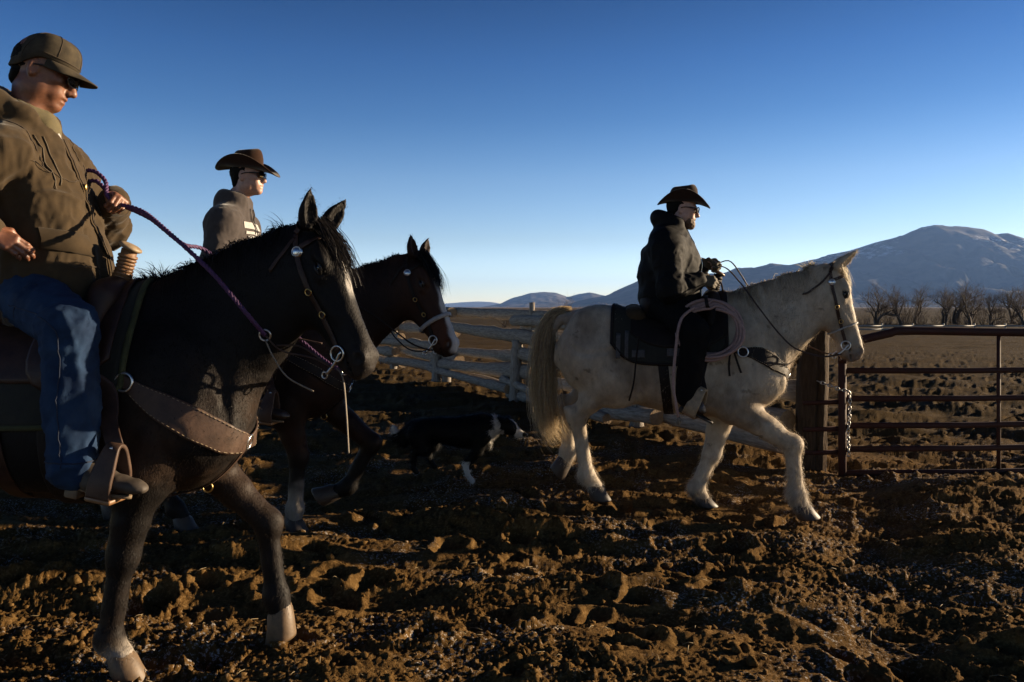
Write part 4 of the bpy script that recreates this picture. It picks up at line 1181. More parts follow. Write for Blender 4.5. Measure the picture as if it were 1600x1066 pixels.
def forelock(H, n, length, color, seed, spread=.05, tilt=(0, 0, 0)):
    rng = np.random.default_rng(seed); a = H.hl / .64; m = 8
    R = np.array([H.hp(rng.normal(-.01, .02), rng.normal(0, .028), .06 + rng.normal(0, .01)) for _ in range(n)])
    L = length * rng.uniform(.45, 1.1, n); u = np.linspace(0, 1, m)[None, :, None]
    lat = rng.normal(0, spread, n) + tilt[1]
    D = H.hx[None] + H.HB[:, 1][None] * lat[:, None] * 2; z = H.HB[:, 2]
    P = R[:, None] + D[:, None] * L[:, None, None] * u + z * (.09 * L[:, None, None] * np.sin(u * 2.6) + .012)
    P = P + .004 * np.cumsum(rng.normal(size=P.shape), axis=1)
    P[:, 1:] = push_out(H, P[:, 1:], .008)
    mb = MB(); strands(mb, P, .0035 * rng.uniform(.6, 1.3, n), rng)
    return hair_part(H, 'forelock', mb, np.repeat(np.asarray(color)[None] * rng.uniform(.65, 1.3, (n, 1)), 2 * m, 0))

def tail(H, path, rad, n, color, color2, seed, width=.004, m=16):
    rng = np.random.default_rng(seed); C = spline(path, m); Rr = np.interp(np.linspace(0, 1, m), np.linspace(0, 1, len(rad)), rad)
    a = rng.uniform(0, 6.283, n); r = np.sqrt(rng.random(n)); T = np.gradient(C, axis=0); T /= np.linalg.norm(T, axis=1)[:, None]
    Y = np.array((0, 1.0, 0)); X = np.cross(T, Y)
    end = rng.uniform(.62, 1.0, n); start = np.clip(rng.random(n) ** 2 * .3, 0, .3)
    P = np.zeros((n, m, 3))
    for i in range(n):
        s = np.linspace(start[i], end[i], m) * (m - 1); k = np.minimum(s.astype(int), m - 2); f = (s - k)[:, None]
        c = C[k] * (1 - f) + C[k + 1] * f; x = X[k]; rr_ = np.interp(s, np.arange(m), Rr)[:, None]
        P[i] = c + (x * math.cos(a[i]) + Y * math.sin(a[i]) * .8) * rr_ * r[i]
    cl = np.stack([vnoise(np.column_stack([a * 3 + k, r * 5]), seed + k) for k in range(3)], 1)
    P = P + cl[:, None] * .055 * np.linspace(0, 1, m)[None, :, None] ** 2 + .006 * np.cumsum(rng.normal(size=P.shape), axis=1)
    mb = MB(); strands(mb, P, width * rng.uniform(.5, 1.2, n), rng, .2)
    c = np.asarray(color) + (np.asarray(color2) - np.asarray(color)) * rng.random((n, 1)); c = np.repeat((c * rng.uniform(.7, 1.2, (n, 1)))[:, None], 2 * m, 1)
    return hair_part(H, 'tail', mb, c.reshape(-1, 3))

PAL1, PAL2 = np.array((.78, .60, .38)), np.array((.98, .88, .68))
mane(H3, 1500, .20, PAL1, PAL2, 5, side=1, up=.45, near=.22, short_end=.7)
mane(H3, 420, .26, PAL1, PAL2, 12, side=-1, up=.35, near=.0, short_end=.9, span=(.10, .42))
spikes(H3, 160, .9, 1.0, .09, (-.1, 0, 1), PAL2, 6, 'mane_tuft')
spikes(H3, 260, .15, .9, .035, (-.3, 0, 1), PAL2, 8, 'mane_tuft')
forelock(H3, 220, .17, PAL2, 7)
tail(H3, [f3(893, 487), f3(868, 492), f3(853, 520), f3(848, 570), f3(849, 625), f3(856, 668), f3(872, 690)], [.03, .052, .075, .088, .095, .098, .085], 2200, np.array((.86, .60, .31)), np.array((1.0, .84, .57)), 9)
BLK = np.array((.010, .0085, .008))
mane(H1, 1900, .26, BLK, BLK * 2.2, 15, side=1, up=.55, near=.10, short_end=.75, wild=.3)
spikes(H1, 420, .02, .32, .10, (-.55, 0, .8), BLK * 1.5, 16, 'mane_tuft', .0035)
spikes(H1, 330, .32, .93, .045, (-.35, 0, 1), BLK * 1.5, 17, 'mane_tuft', .003)
spikes(H1, 26, .93, 1.0, .11, (-.5, 0, .9), BLK * 2, 18, 'mane_tuft', .003)
forelock(H1, 420, .26, BLK * 2.4, 19, .05, (0, .04, 0))
tail(H1, [(-.9, 0, 1.36), (-1.0, 0, 1.3), (-1.05, 0, 1.0), (-1.03, 0, .7), (-1.0, 0, .45)], [.03, .06, .09, .09, .04], 350, BLK, BLK * 2, 20)
mane(H2, 1300, .22, BLK, BLK * 2.2, 25, side=1, up=.5, near=.08, short_end=.75)
spikes(H2, 260, .1, .97, .045, (-.3, 0, 1), BLK * 1.5, 26)
forelock(H2, 420, .27, BLK * 2.0, 27, .05, (0, .02, 0))
tail(H2, [(-.9, 0, 1.36), (-1.0, 0, 1.3), (-1.05, 0, 1.0), (-1.03, 0, .7), (-1.0, 0, .45)], [.03, .06, .09, .09, .04], 350, BLK, BLK * 2, 28)
# ------------------------------------------------------------------ people
m_skin1 = mat('skin_tan', (.29, .118, .062), .5, noise=.28, nscale=45, sss=.15, bump=.2, bscale=300, bdist=.0008)
m_skin2 = mat('skin_fair', (.66, .37, .265), .5, noise=.2, nscale=45, sss=.15, bump=.15, bscale=300, bdist=.0008)
m_black_plastic = mat('black_plastic', (.010, .010, .011), .18, noise=.1)
m_lens = mat('dark_lens', (.006, .006, .008), .06, noise=.05, spec=.8)

class Person: pass

def mesh_bvh(me):
    from mathutils.bvhtree import BVHTree
    co = np.empty(len(me.vertices) * 3, np.float32); me.vertices.foreach_get('co', co)
    return BVHTree.FromPolygons([tuple(v) for v in co.reshape(-1, 3).tolist()], [tuple(q.vertices) for q in me.polygons])

def seam(parent, me, P, m, r=.0022, double=.0, n=60, name='seam'):
    """raised stitched seam pressed onto a garment along P"""
    bv = mesh_bvh(me); Q = []
    for q in spline(P, n):
        c, nn, k, d = bv.find_nearest(Vector(q)); Q.append(np.array(c) + np.array(nn) * r * .4)
    Q = np.array(Q); MB().tube(Q, r, 6).build(name, m, parent)
    return Q


def head_frame(yaw, pitch, roll=0):
    return rotm('Z', yaw) @ rotm('Y', pitch) @ rotm('X', roll)

def build_head(S, c, R, jaw=1.0, neck_to=None, ears=True):
    h = lambda x, y, z: np.asarray(c) + R @ np.array((x, y, z))
    S.ell(h(-.012, 0, .035), (.100, .078, .098), .02, R)
    S.ell(h(.030, 0, -.042), (.066, .060 * jaw, .082), .04, R)
    S.ell(h(.078, 0, -.096), (.024, .027, .021), .03, R)
    S.ell(h(.084, 0, .026), (.016, .048, .013), .02, R)
    S.cone(h(.090, 0, .020), h(.116, 0, -.026), .010, .0135, .012)
    S.ell(h(.117, 0, -.030), (.013, .012, .011), .008, R)
    S.ell(h(.096, 0, -.056), (.012, .025, .0085), .010, R)
    S.ell(h(.094, 0, -.073), (.012, .021, .0085), .010, R)
    for s in (-1, 1):
        S.ell(h(.106, s * .013, -.034), (.011, .008, .009), .008, R)
        S.ell(h(.006, s * .050 * jaw, -.062), (.038, .018, .034), .03, R)
        S.ell(h(.066, s * .043, -.012), (.024, .020, .018), .02, R)
        S.ell(h(.070, s * .030, -.050), (.022, .020, .025), .02, R)
    S.cone(h(-.015, 0, -.075), neck_to if neck_to is not None else h(-.045, 0, -.20), .056, .062, .03)
    for s in (-1, 1):
        S.ell(h(.098, s * .032, .008), (.014, .017, .009), .008, R, op='-')
        S.ell(h(.117, s * .008, -.041), (.005, .004, .004), .003, R, op='-')
    S.ell(h(.108, 0, -.0645), (.016, .026, .0018), .004, R, op='-')
    if ears:
        for s in (-1, 1):
            E = R @ rotm('Z', s * -18)
            S.ell(h(-.008, s * .079, -.004), (.020, .008, .032), .006, E)
            S.ell(h(-.008, s * .070, -.018), (.014, .010, .016), .008, E)
            S.ell(h(-.002, s * .086, -.002), (.011, .006, .019), .004, E, op='-')
            S.ell(h(-.007, s * .081, -.028), (.010, .007, .010), .005, E)
    return h

def build_hand(S, wrist, R, grip=1.0, thumb_side=1, size=1.0, spread=0.0):
    """hand: local x wrist->knuckles, z back of the hand, y towards the thumb (times thumb_side); grip 0 open .. 1 fist"""
    w = np.asarray(wrist, float); q = lambda x, y, z: w + R @ (np.array((x, y * thumb_side, z)) * size)
    S.cone(q(-.05, 0, 0), q(.015, 0, 0), .027 * size, .026 * size, .01, lat=(R[:, 1], 1.2))
    for i, y in enumerate((.027, .009, -.009, -.026)):
        S.cone(q(.01, y * .6, .0), q(.082 - .006 * abs(i - 1), y, .004), .0165 * size, .0120 * size, .012)
        ln = (.043, .048, .045, .035)[i]; p = q(.084 - .006 * abs(i - 1), y, .004); ang = -.15 - grip * .95; r = (.0098, .0100, .0096, .0086)[i] * size
        x_, z_ = .084 - .006 * abs(i - 1), .004; yy = y
        for k in range(3):
            l = ln * (1, .66, .5)[k]; x2, z2 = x_ + math.cos(ang) * l, z_ + math.sin(ang) * l
            y2 = yy + spread * y * .3
            S.cone(q(x_, yy, z_), q(x2, y2, z2), r, r * .92, .003); r *= .92
            S.ell(q(x_, yy, z_ + .001), np.array((.0105, .0100, .0102)) * size * (1 - .06 * k), .003, R)
            x_, z_, yy = x2, z2, y2; ang -= .12 + grip * 1.05
    S.cone(q(.012, .022, -.004), q(.042, .044, -.014), .0165 * size, .0130 * size, .012)
    S.cone(q(.042, .044, -.014), q(.068, .040 - .012 * grip, -.026 - .008 * grip), .0118 * size, .0108 * size, .004)
    S.cone(q(.068, .040 - .012 * grip, -.026 - .008 * grip), q(.088, .026 - .014 * grip, -.034 - .008 * grip), .0106 * size, .0088 * size, .003)
    return q

def wrinkle(V, amp, seed, dirv=(0, 0, 1), scale=9.0, k=.33):
    """cloth folds: warped ridges running across the pull direction plus finer creases"""
    d = np.asarray(dirv, float); d = d / np.linalg.norm(d)
    st = V - (V @ d)[:, None] * d * (1 - k)
    w = st * scale + .7 * np.stack([fbm(V * 5, 2, seed + i) for i in range(3)], 1)
    a = 1 - np.abs(vnoise(w, seed)) ** .75 * 2; b = 1 - np.abs(vnoise(w * 2.3 + 5, seed + 9)) ** .75 * 2
    return amp * (.55 * a + .32 * b + .25 * fbm(V * 4, 2, seed + 20))

def torso(S, pel, neck, front, back, wid, k=.05, fwd=(1, 0, 0), shoulder=None):
    ax = np.asarray(neck, float) - np.asarray(pel, float); L = np.linalg.norm(ax); X = ax / L
    Z = np.asarray(fwd, float); Z = Z - (Z @ X) * X; Z /= np.linalg.norm(Z); Y = np.cross(Z, X)
    R = np.stack([X, Y, Z], 1); q = np.linspace(0, 1, len(front)) * L
    S.loft(q, np.asarray(front), -np.asarray(back), np.asarray(wid), k, R, np.asarray(pel, float), power=2.3)
    return R, L

def cowboy_hat(root, c, R, material, band_mat, crown_h=.115, brim=.085, curl=.045, dip=.022):
    """felt hat: pinched crown, curled brim, band; its own frame c, R (x forward)"""
    n, V, rings = 48, [], []
    th = np.linspace(0, 2 * np.pi, n, endpoint=False); ax, ay = .105, .088
    def ring(fx, fy, z): return np.stack([fx * np.cos(th), fy * np.sin(th), np.broadcast_to(z, (n,))], 1)
    def brimz(t): return curl * np.abs(np.sin(th)) ** 2.2 * t ** 1.6 * 1.6 - dip * np.cos(th) ** 2 * t ** 1.3 * np.where(np.cos(th) > 0, 1.15, .8)
    def br(t, dz):
        e = brim * t * (1 + .06 * np.cos(th)); return np.stack([(ax + e * 1.05) * np.cos(th), (ay + e * (1 - .30 * t)) * np.sin(th), brimz(t) + dz], 1)
    inner = [br(t, -.002) for t in (0, .25, .5, .75, .97)]
    outer = [br(t, .0025) for t in (1.0, .97, .75, .5, .25, .04)]
    def crown(u):
        z = crown_h * u ** .92; f = 1 - .07 * u - .20 * u ** 5
        fx, fy = ax * f, ay * f * (1 - .10 * u ** 2)
        zz = z + .010 * u ** 3 * np.cos(th) - .006 * u ** 4 * np.sin(th) ** 2
        return np.stack([fx * np.cos(th), fy * np.sin(th), zz + 0 * th], 1)
    cr = [crown(u) for u in (.03, .2, .4, .6, .78, .9, .97)]
    top = []
    for f, dz in ((.90, .004), (.74, .003), (.5, -.016), (.28, -.026), (.08, -.028)):
        base = crown(1.0); p = base.copy(); p[:, 0] *= f; p[:, 1] *= f
        p[:, 2] += dz * (1 - .25 * np.abs(np.sin(th))) + .010 * (1 - f) * np.cos(th); top.append(p)
    def build(rs, name, material):
        VV = np.concatenate(rs); m = len(rs); i, j = np.meshgrid(np.arange(m - 1), np.arange(n), indexing='ij'); j2 = (j + 1) % n
        Q = np.stack([i * n + j, i * n + j2, (i + 1) * n + j2, (i + 1) * n + j], -1).reshape(-1, 4)
        VV = VV + .0016 * fbm(VV * 28, 3, 3)[:, None] * np.array((1, 1, 1))
        return MB().add(VV @ R.T + np.asarray(c), Q).build(name, material, root)
    hat = build(inner + outer + cr + top, 'cowboy_hat', material)
    band = [crown(u) + np.stack([.0025 * np.cos(th), .0025 * np.sin(th), 0 * th], 1) for u in (.05, .07, .2, .22)]
    band[0] = crown(.05); band[3] = crown(.22)
    b = build(band, 'hat_band', band_mat); b.parent = hat
    return hat

def ball_cap(root, h, R, material, mat2):
    """six-panel cap with curved peak on head mapping h(x, y, z)"""
    n = 48; th = np.linspace(0, 2 * np.pi, n, endpoint=False); rings = []
    for u in np.linspace(0, 1, 13):
        a = u * np.pi / 2; f = math.cos(a) ** .62; z = .040 + .102 * math.sin(a) ** .85
        seam = 1 + .010 * np.cos(th * 6) ** 8 * math.sin(2 * a) * -1
        bk = sstep(.3, -.8, np.cos(th)); seam = seam * (1 - .13 * bk * (1 - u) ** 1.5)
        bulge = 1 + .03 * (np.cos(th) > 0) * math.sin(2 * a)
        P = np.stack([(-.010 + .112 * f * np.cos(th) * seam * bulge), .091 * f * np.sin(th) * seam, z + .006 * np.cos(th) * (1 - u) + 0 * th - .060 * (1 - u) * sstep(.25, -.8, np.cos(th))], 1); rings.append(P)
    rings = [rings[0] * np.array((.965, .96, 1)) + np.array((0, 0, .012)), rings[0] * np.array((.97, .965, 1)) - np.array((0, 0, .001))] + rings
    VV = np.concatenate(rings); VV = VV + .0035 * fbm(VV * 22, 3, 8)[:, None] * np.array((1, 1, .5)); m = len(rings)
    i, j = np.meshgrid(np.arange(m - 1), np.arange(n), indexing='ij'); j2 = (j + 1) % n
    Q = np.stack([i * n + j, i * n + j2, (i + 1) * n + j2, (i + 1) * n + j], -1).reshape(-1, 4)
    W = np.array([h(*p) for p in VV]); cap = MB().add(W, Q).build('cap', material, root)
    # peak
    na, nr = 25, 9; A = np.linspace(-1.25, 1.25, na); V = []
    for top in (1, 0):
        for i in range(nr):
            t = i / (nr - 1)
            for a in A:
                r0x, r0y = .098, .088; ext = .090 * math.cos(a * .98) ** .55 if abs(a) < 1.24 else 0.0
                x = -.010 + r0x * math.cos(a) + ext * t * 1.0; y = r0y * math.sin(a) * (1 + .02 * t)
                z = .050 - .016 * t ** 1.2 - .016 * (a / 1.25) ** 2 * (.4 + t) + (.002 if top else -.002)
                V.append(h(x, y, z))
    V = np.array(V); Q = []
    for l in (0, 1):
        o = l * na * nr
        for i in range(nr - 1):
            for j in range(na - 1):
                f = [o + i * na + j, o + (i + 1) * na + j, o + (i + 1) * na + j + 1, o + i * na + j + 1]; Q.append(f if l == 0 else f[::-1])
    o = na * nr
    for j in range(na - 1): a0 = (nr - 1) * na + j; Q.append([a0, a0 + o, a0 + o + 1, a0 + 1])
    for i in range(nr - 1):
        for j, fl in ((0, 1), (na - 1, 0)):
            a0, b0 = i * na + j, (i + 1) * na + j; f = [a0, a0 + o, b0 + o, b0]; Q.append(f if fl else f[::-1])
    pk = MB().add(V, Q).build('peak', material, cap)
    MB().lathe([(0, .0035), (.004, .003), (.007, 0), (.007, -.004)], 12, R, h(-.010, 0, .143)).build('button', material, cap)
    for sa in (0.0, math.pi / 3, 2 * math.pi / 3, math.pi, -math.pi / 3, -2 * math.pi / 3):      # panel seams
        kk_ = int(round((sa % (2 * math.pi)) / (2 * math.pi) * n)) % n; pts = W.reshape(m, n, 3)[3:, kk_]; cen = h(-.01, 0, .03)
        MB().tube(pts + (pts - cen) * .008, .0014, 5).build('panel_seam', mat2, cap)
    bd = MB()
    bd.tube([h(-.010 + .1135 * math.cos(a), .0925 * math.sin(a), 0.056 + .006 * math.cos(a)) for a in np.linspace(-1.5, 1.5, 24)], .0016, 5); bd.build('seam', mat2, cap)
    return cap

def sunglasses(root, h):
    fr = MB(); ln = MB()
    for s in (-1, 1):
        P = []
        for a in np.linspace(0, 2 * np.pi, 21):
            ca, sa = math.cos(a), math.sin(a)
            y = s * (.034 + .029 * np.sign(ca) * abs(ca) ** .75); z = .010 + .0195 * np.sign(sa) * abs(sa) ** .75
            x = .119 - .55 * max(0, abs(y) - .012) ** 1.0 * .55 - .001; P.append(h(x, y, z))
        fr.tube(P, .0026, 6, cap=False)
        P = np.array(P[:-1]); c = P.mean(0) + (h(1, 0, 0) - h(0, 0, 0)) * .004; k = len(P)
        ln.add(np.vstack([P, c]), None, [(i, (i + 1) % k, k) if s > 0 else ((i + 1) % k, i, k) for i in range(k)])
        fr.tube(spline([h(.101, s * .062, .016), h(.085, s * .076, .018), h(.02, s * .083, .014), h(-.015, s * .084, .002)], 12), [.0045] * 6 + [.003] * 6, 6, flat=.5, up=(h(0, 1, 0) - h(0, 0, 0)))
    fr.tube([h(.116, -.008, .016), h(.120, 0, .018), h(.116, .008, .016)], .0028, 6)
    g = fr.build('sunglasses', m_black_plastic, root); ln.build('lens', m_lens, g)
    return g

def limb_sdf(S, A, B, C, ra, rb, rc, k=.04, mid=None):
    A, B, C = (np.asarray(p, float) for p in (A, B, C))
    S.cone(A, B, ra, rb, k); S.cone(B, C, rb, rc, .02)

def boot(root, ankle, toe, side, m_leather, m_sole, knee):
    """leather boot: shaft, vamp, heel"""
    S = SDF(); an, to = np.asarray(ankle, float), np.asarray(toe, float); f = to - an; f[2] = 0; f /= np.linalg.norm(f); dn = to - an
    d = np.asarray(knee, float) - an; d /= np.linalg.norm(d); fl = np.linalg.norm(to - an)
    fz = (to - an) / fl; up = np.cross(fz, np.cross((0, 0, 1), fz)); up = up / np.linalg.norm(up)
    S.cone(an + d * .16, an, .060, .048, .02)
    S.cone(an, an - up * .035 + fz * .02, .046, .043, .02); S.cone(an + fz * .03 - up * .005, an + fz * .11 - up * .032, .045, .038, .03)
    heel = an - up * .055 - fz * .035
    S.cone(heel + up * .015, an + fz * .09 - up * .04, .036, .041, .03)
    S.cone(an + fz * .09 - up * .045, to - fz * .05 - up * .038, .042, .025, .03, lat=(np.cross(fz, up), 1.35))
    S.ell(to - fz * .045 - up * .042, (.048, .036, .019), .02, np.stack([fz, np.cross(up, fz), up], 1))
    b = link('boot', S.mesh('boot', .009, lambda V: wrinkle(V, .004, 4, d, 16) + wrinkle(V, .002, 6, fz, 30)), m_leather, root)
    mb = MB(); Y = np.cross(up, fz); th = np.linspace(0, 2 * np.pi, 22, endpoint=False)
    x = np.where(np.cos(th) > 0, .15, .085) * np.cos(th) * 1.0; w = .041 * np.sin(th) * (1 - .18 * (np.abs(x + .02) < .05))
    base = an + fz * .085 - up * .082
    ring = lambda o, s: base + np.outer(x * s, fz) + np.outer(w * s, Y) + up * o
    rs = [ring(.008, .92), ring(.006, 1.0), ring(-.004, 1.0), ring(-.006, .9), ring(-.006, .1)]
    i, j = np.meshgrid(np.arange(4), np.arange(22), indexing='ij'); j2 = (j + 1) % 22
    mb.add(np.concatenate(rs), np.stack([i * 22 + j, (i + 1) * 22 + j, (i + 1) * 22 + j2, i * 22 + j2], -1).reshape(-1, 4))
    mb.box(base - fz * .066 - up * .020, (.026, .030, .020), np.stack([fz, Y, up], 1), .005)
    s = mb.build('sole', m_sole, b)
    return b

m_boot = mat('brown_boot', (.055, .032, .020), .5, noise=.4, nscale=20, bump=.3, bscale=90)
m_boot_tan = mat('dusty_boot', (.070, .050, .034), .7, noise=.4, nscale=16, bump=.4, bscale=60)
m_sole = mat('boot_sole', (.25, .17, .095), .75, noise=.35, nscale=30)
m_sole_d = mat('boot_sole_dark', (.04, .03, .022), .75, noise=.35, nscale=30)
m_canvas = mat('brown_canvas', (.082, .056, .030), .92, spec=.12, noise=.22, nscale=14, bump=.35, bscale=420, bdist=.0012, sheen=.15)
m_canvas_d = mat('canvas_seam', (.075, .050, .028), .9, noise=.2)
m_hoodie_o = mat('olive_hoodie', (.155, .125, .055), .9, noise=.2, nscale=40, bump=.3, bscale=300)
m_denim = mat('blue_denim', (.009, .026, .075), .9, spec=.15, noise=.35, nscale=9, color2=(.038, .085, .18), bump=.4, bscale=500, bdist=.001)
m_denim_d = mat('denim_seam', (.010, .022, .06), .9, noise=.3, nscale=40)
m_cap = mat('dusty_cap', (.050, .042, .031), .92, spec=.15, noise=.35, nscale=18, color2=(.125, .100, .065), bump=.3, bscale=300)
m_grey = mat('grey_fleece', (.105, .088, .082), .95, spec=.1, noise=.18, nscale=30, bump=.35, bscale=350, sheen=.2)
m_white_print = mat('white_print', (.62, .60, .57), .8, noise=.1)
m_felt = mat('brown_felt', (.050, .021, .010), .95, spec=.1, noise=.2, nscale=30, sheen=.25, bump=.2, bscale=300)
m_felt_d = mat('dark_felt', (.042, .020, .011), .95, spec=.1, noise=.2, nscale=30, sheen=.25, bump=.2, bscale=300)
m_band = mat('hat_ribbon', (.014, .011, .010), .6, noise=.2)
m_jacket_b = mat('black_jacket', (.0065, .0065, .0075), .75, noise=.25, nscale=30, bump=.3, bscale=300, spec=.12)
m_jeans_b = mat('black_jeans', (.009, .0085, .0085), .9, spec=.1, noise=.3, nscale=20, bump=.3, bscale=400)
m_hair_d = mat('dark_hair', (.010, .008, .006), .8, spec=.1, noise=.3, nscale=80, bump=.6, bscale=200)
m_beard = mat('ginger_beard', (.15, .075, .035), .7, noise=.35, nscale=90, bump=.6, bscale=250)
m_glove = mat('tan_glove', (.115, .085, .045), .8, noise=.35, nscale=25, bump=.5, bscale=90)
m_metal = mat('bright_metal', (.55, .54, .52), .25, metal=1.0, noise=.15)
m_brass = mat('brass', (.45, .30, .11), .3, metal=1.0, noise=.2)
m_lace = mat('drawstring', (.16, .12, .07), .8, noise=.2)

def rider(F, label, p):
    """p: joints in the horse's local axes"""
    seat = np.asarray(p['seat'], float); P = Person()
    root = empty('person', label, 'person', F.wor(seat), F.h); P.root = root
    sub = lambda o: setattr(o, 'location', o.location - Vector(seat)) or o
    hc, HR = np.asarray(p['head'], float), head_frame(*p['look'])
    # body: one continuous surface, skin shows at head and hands
    hs = p.get('hs', 1.0); S = SDF(); build_head(S, hc, HR, p.get('jaw', 1.0), hc + (np.asarray(p['neck']) - hc) / hs)
    V0, Q0 = S.raw(p.get('res', .0058), 1); parts = [((V0 - hc) * hs + hc, Q0)]
    h = lambda x, y, z: hc + hs * (HR @ np.array((x, y, z))); P.h0 = lambda x, y, z: hc + HR @ np.array((x, y, z))
    def head_mesh(S, name, res, m, disp=None):
        V, Q = S.raw(res, 1)
        if disp is not None: V = V + vnormals(V, Q) * disp(V)[:, None]
        return link(name, mesh_np(name, (V - hc) * hs + hc, Q), m, root)
    P.head_mesh = head_mesh
    for s, k in ((-1, 'r'), (1, 'l')):
        S = SDF(); sh, el, wr = (np.asarray(v, float) for v in p['arm_' + k])
        R = p['hand_' + k][0]; build_hand(S, wr, R, p['hand_' + k][1], p['hand_' + k][2], p.get('hand', 1.0))
        S.cone(wr, wr + (el - wr) * .6, .027, .04, .01)
        parts.append(S.raw(p.get('res', .0058) * .8, 1))
    S = SDF(); torso(S, seat + np.array((0, 0, -.02)), p['neck'], [.09, .10, .11, .10, .06], [.08, .09, .10, .10, .06], [.14, .14, .15, .17, .08])
    for k in 'rl':
        sh, el, wr = p['arm_' + k]; limb_sdf(S, sh, el, wr, .055, .042, .028); hp_, kn, an, to = p['leg_' + k]; limb_sdf(S, hp_, kn, an, .07, .05, .034); a_, t_ = np.asarray(an, float), np.asarray(to, float); S.cone(a_, a_ + (t_ - a_) * .55 + np.array((0, 0, -.035)), .030, .020, .02)
    parts.append(S.raw(.02, 1))
    V, Q = join_raw(parts)
    sub(link('body', mesh_np('body', V, Q), p['skin'], root))
    P.h, P.HR, P.hc = h, HR, hc; P.sub = sub
    return P

# ---- rider of the black horse
hR = lambda yaw, pitch, roll=0: rotm('Z', yaw) @ rotm('Y', pitch) @ rotm('X', roll)
r1 = dict(seat=(-.12, 0, 1.47), neck=np.array((-.205, 0.0, 2.225)), head=np.array((-.155, .01, 2.412)), hs=1.14, res=.0046, look=(15, 23, 0), skin=m_skin1,
    arm_r=[(-.21, -.195, 2.05), (-.33, -.33, 1.82), (-.155, -.315, 1.725)], arm_l=[(-.17, .165, 2.05), (-.03, .29, 1.80), (.085, .125, 1.915)],
    hand_r=(hR(15, 30, 70), .35, 1), hand_l=(hR(-50, 12, -35), .95, -1),
    leg_r=[(-.10, -.15, 1.46), (.155, -.36, 1.375), (.185, -.37, .885), (.465, -.40, .835)], leg_l=[(-.10, .15, 1.46), (.155, .36, 1.375), (.185, .37, .885), (.465, .40, .835)])
R1 = rider(F1, 'person in brown canvas jacket, dusty cap and sunglasses riding the black horse', r1)
def rider1_clothes():
    root, sub, h, h0 = R1.root, R1.sub, R1.h, R1.h0; S = SDF(); neck = r1['neck']
    TR, TL = torso(S, np.array((-.09, 0, 1.43)), neck + np.array((.0, 0, .0)), [.195, .215, .205, .185, .160, .115, .07], [.17, .18, .175, .17, .16, .13, .09], [.215, .222, .215, .21, .205, .150, .075], k=.05)
    for k, s in (('r', -1), ('l', 1)):
        sh, el, wr = (np.asarray(v, float) for v in r1['arm_' + k])
        S.ell(sh + np.array((0, -s * .02, -.01)), (.095, .085, .085), .09); S.cone(neck + np.array((-.03, s * .03, -.05)), sh + np.array((0, 0, -.02)), .075, .088, .06)
        S.cone(sh, el, .092, .080, .05); S.cone(el, wr + (el - wr) * .12, .078, .056, .03); S.cone(wr + (el - wr) * .30, wr + (el - wr) * .10, .060, .057, .015)
    # collar and the hood lying on the shoulders
    for a in np.linspace(-2.3, 2.3, 19):
        q = neck + np.array((-.02 - .105 * math.cos(a), .110 * math.sin(a), .020 + .050 * math.cos(a))); rr_ = .026 + .016 * max(0, math.cos(a)); S.ell(q, (rr_, rr_, rr_ * 1.2), .03)
    for a in np.linspace(-1.7, 1.7, 15):      # hood lying behind the neck: an open roll of cloth
        q = neck + np.array((-.065 - .105 * math.cos(a), .130 * math.sin(a), .020 + .070 * math.cos(a))); S.ell(q, (.034, .034, .050), .035)
    S.ell(neck + np.array((-.15, 0, -.075)), (.055, .115, .075), .05)
    S.ell(neck + np.array((.115, .0, .015)), (.05, .030, .10), .02, rotm('Y', -25), op='-')
    jm = S.mesh('jacket', .0085, lambda V: wrinkle(V, .018, 31, (.25, .25, 1), 7.0) * sstep(2.24, 2.1, V[:, 2]) + wrinkle(V, .007, 33, (0, .3, 1), 19))
    j = sub(link('jacket', jm, m_canvas, root))
    from mathutils.bvhtree import BVHTree
    co = np.empty(len(jm.vertices) * 3, np.float32); jm.vertices.foreach_get('co', co); co = co.reshape(-1, 3)
    bv = BVHTree.FromPolygons([tuple(v) for v in co.tolist()], [tuple(q.vertices) for q in jm.polygons])
    def on(y, z, off=.003, x0=.6):
        c = bv.ray_cast(Vector((x0, y, z)), Vector((-1, 0, 0)), 2.0); return (np.array(c[0]) + np.array(c[1]) * off) if c[0] is not None else np.array((.0, y, z))
    # zip, placket, pocket flap, drawstrings
    mb = MB(); zl = np.array([on(.015 + .02 * math.sin(z * 9), z, .004) for z in np.linspace(1.50, 2.14, 36)]); mb.ribbon(zl, .014, .004, (0, 1, 0)); mb.build('placket', m_canvas, j)
    mb = MB(); mb.tube(zl + np.array((.004, 0, 0)), .0024, 6); mb.build('zip', m_canvas_d, j)
    MB().box(zl[24] + np.array((.008, 0, 0)), (.004, .007, .013), None, .002).build('zip_pull', m_brass, j)
    for yc in (-.135,):
        mb = MB(); ys = np.linspace(yc - .075, yc + .065, 12); rows = [np.array([on(y, z - .15 * (y - yc), o) for y in ys]) for z, o in ((1.745, .004), (1.742, .010), (1.70, .013), (1.660, .012), (1.658, .004))]
        VV = np.concatenate(rows); n = 12; i, jj = np.meshgrid(np.arange(4), np.arange(n - 1), indexing='ij')
        mb.add(VV, np.stack([i * n + jj, (i + 1) * n + jj, (i + 1) * n + jj + 1, i * n + jj + 1], -1).reshape(-1, 4)); mb.build('pocket_flap', m_canvas, j)
    for y, L in ((-.115, .22), (-.085, .20)):
        mb = MB(); mb.tube(np.array([on(y + .004 * math.sin(k * .8) - .002 * k, 2.13 - L * k / 12, .003) for k in range(13)]), .0026, 6); mb.build('drawstring', m_lace, j)
    # hoodie showing at the throat
    S = SDF()
    for a in np.linspace(-2.2, 2.2, 15):
        q = neck + np.array((.0 - .070 * math.cos(a) * -1, .078 * math.sin(a), .022 - .030 * math.cos(a))); S.ell(q, (.022, .022, .030), .02)
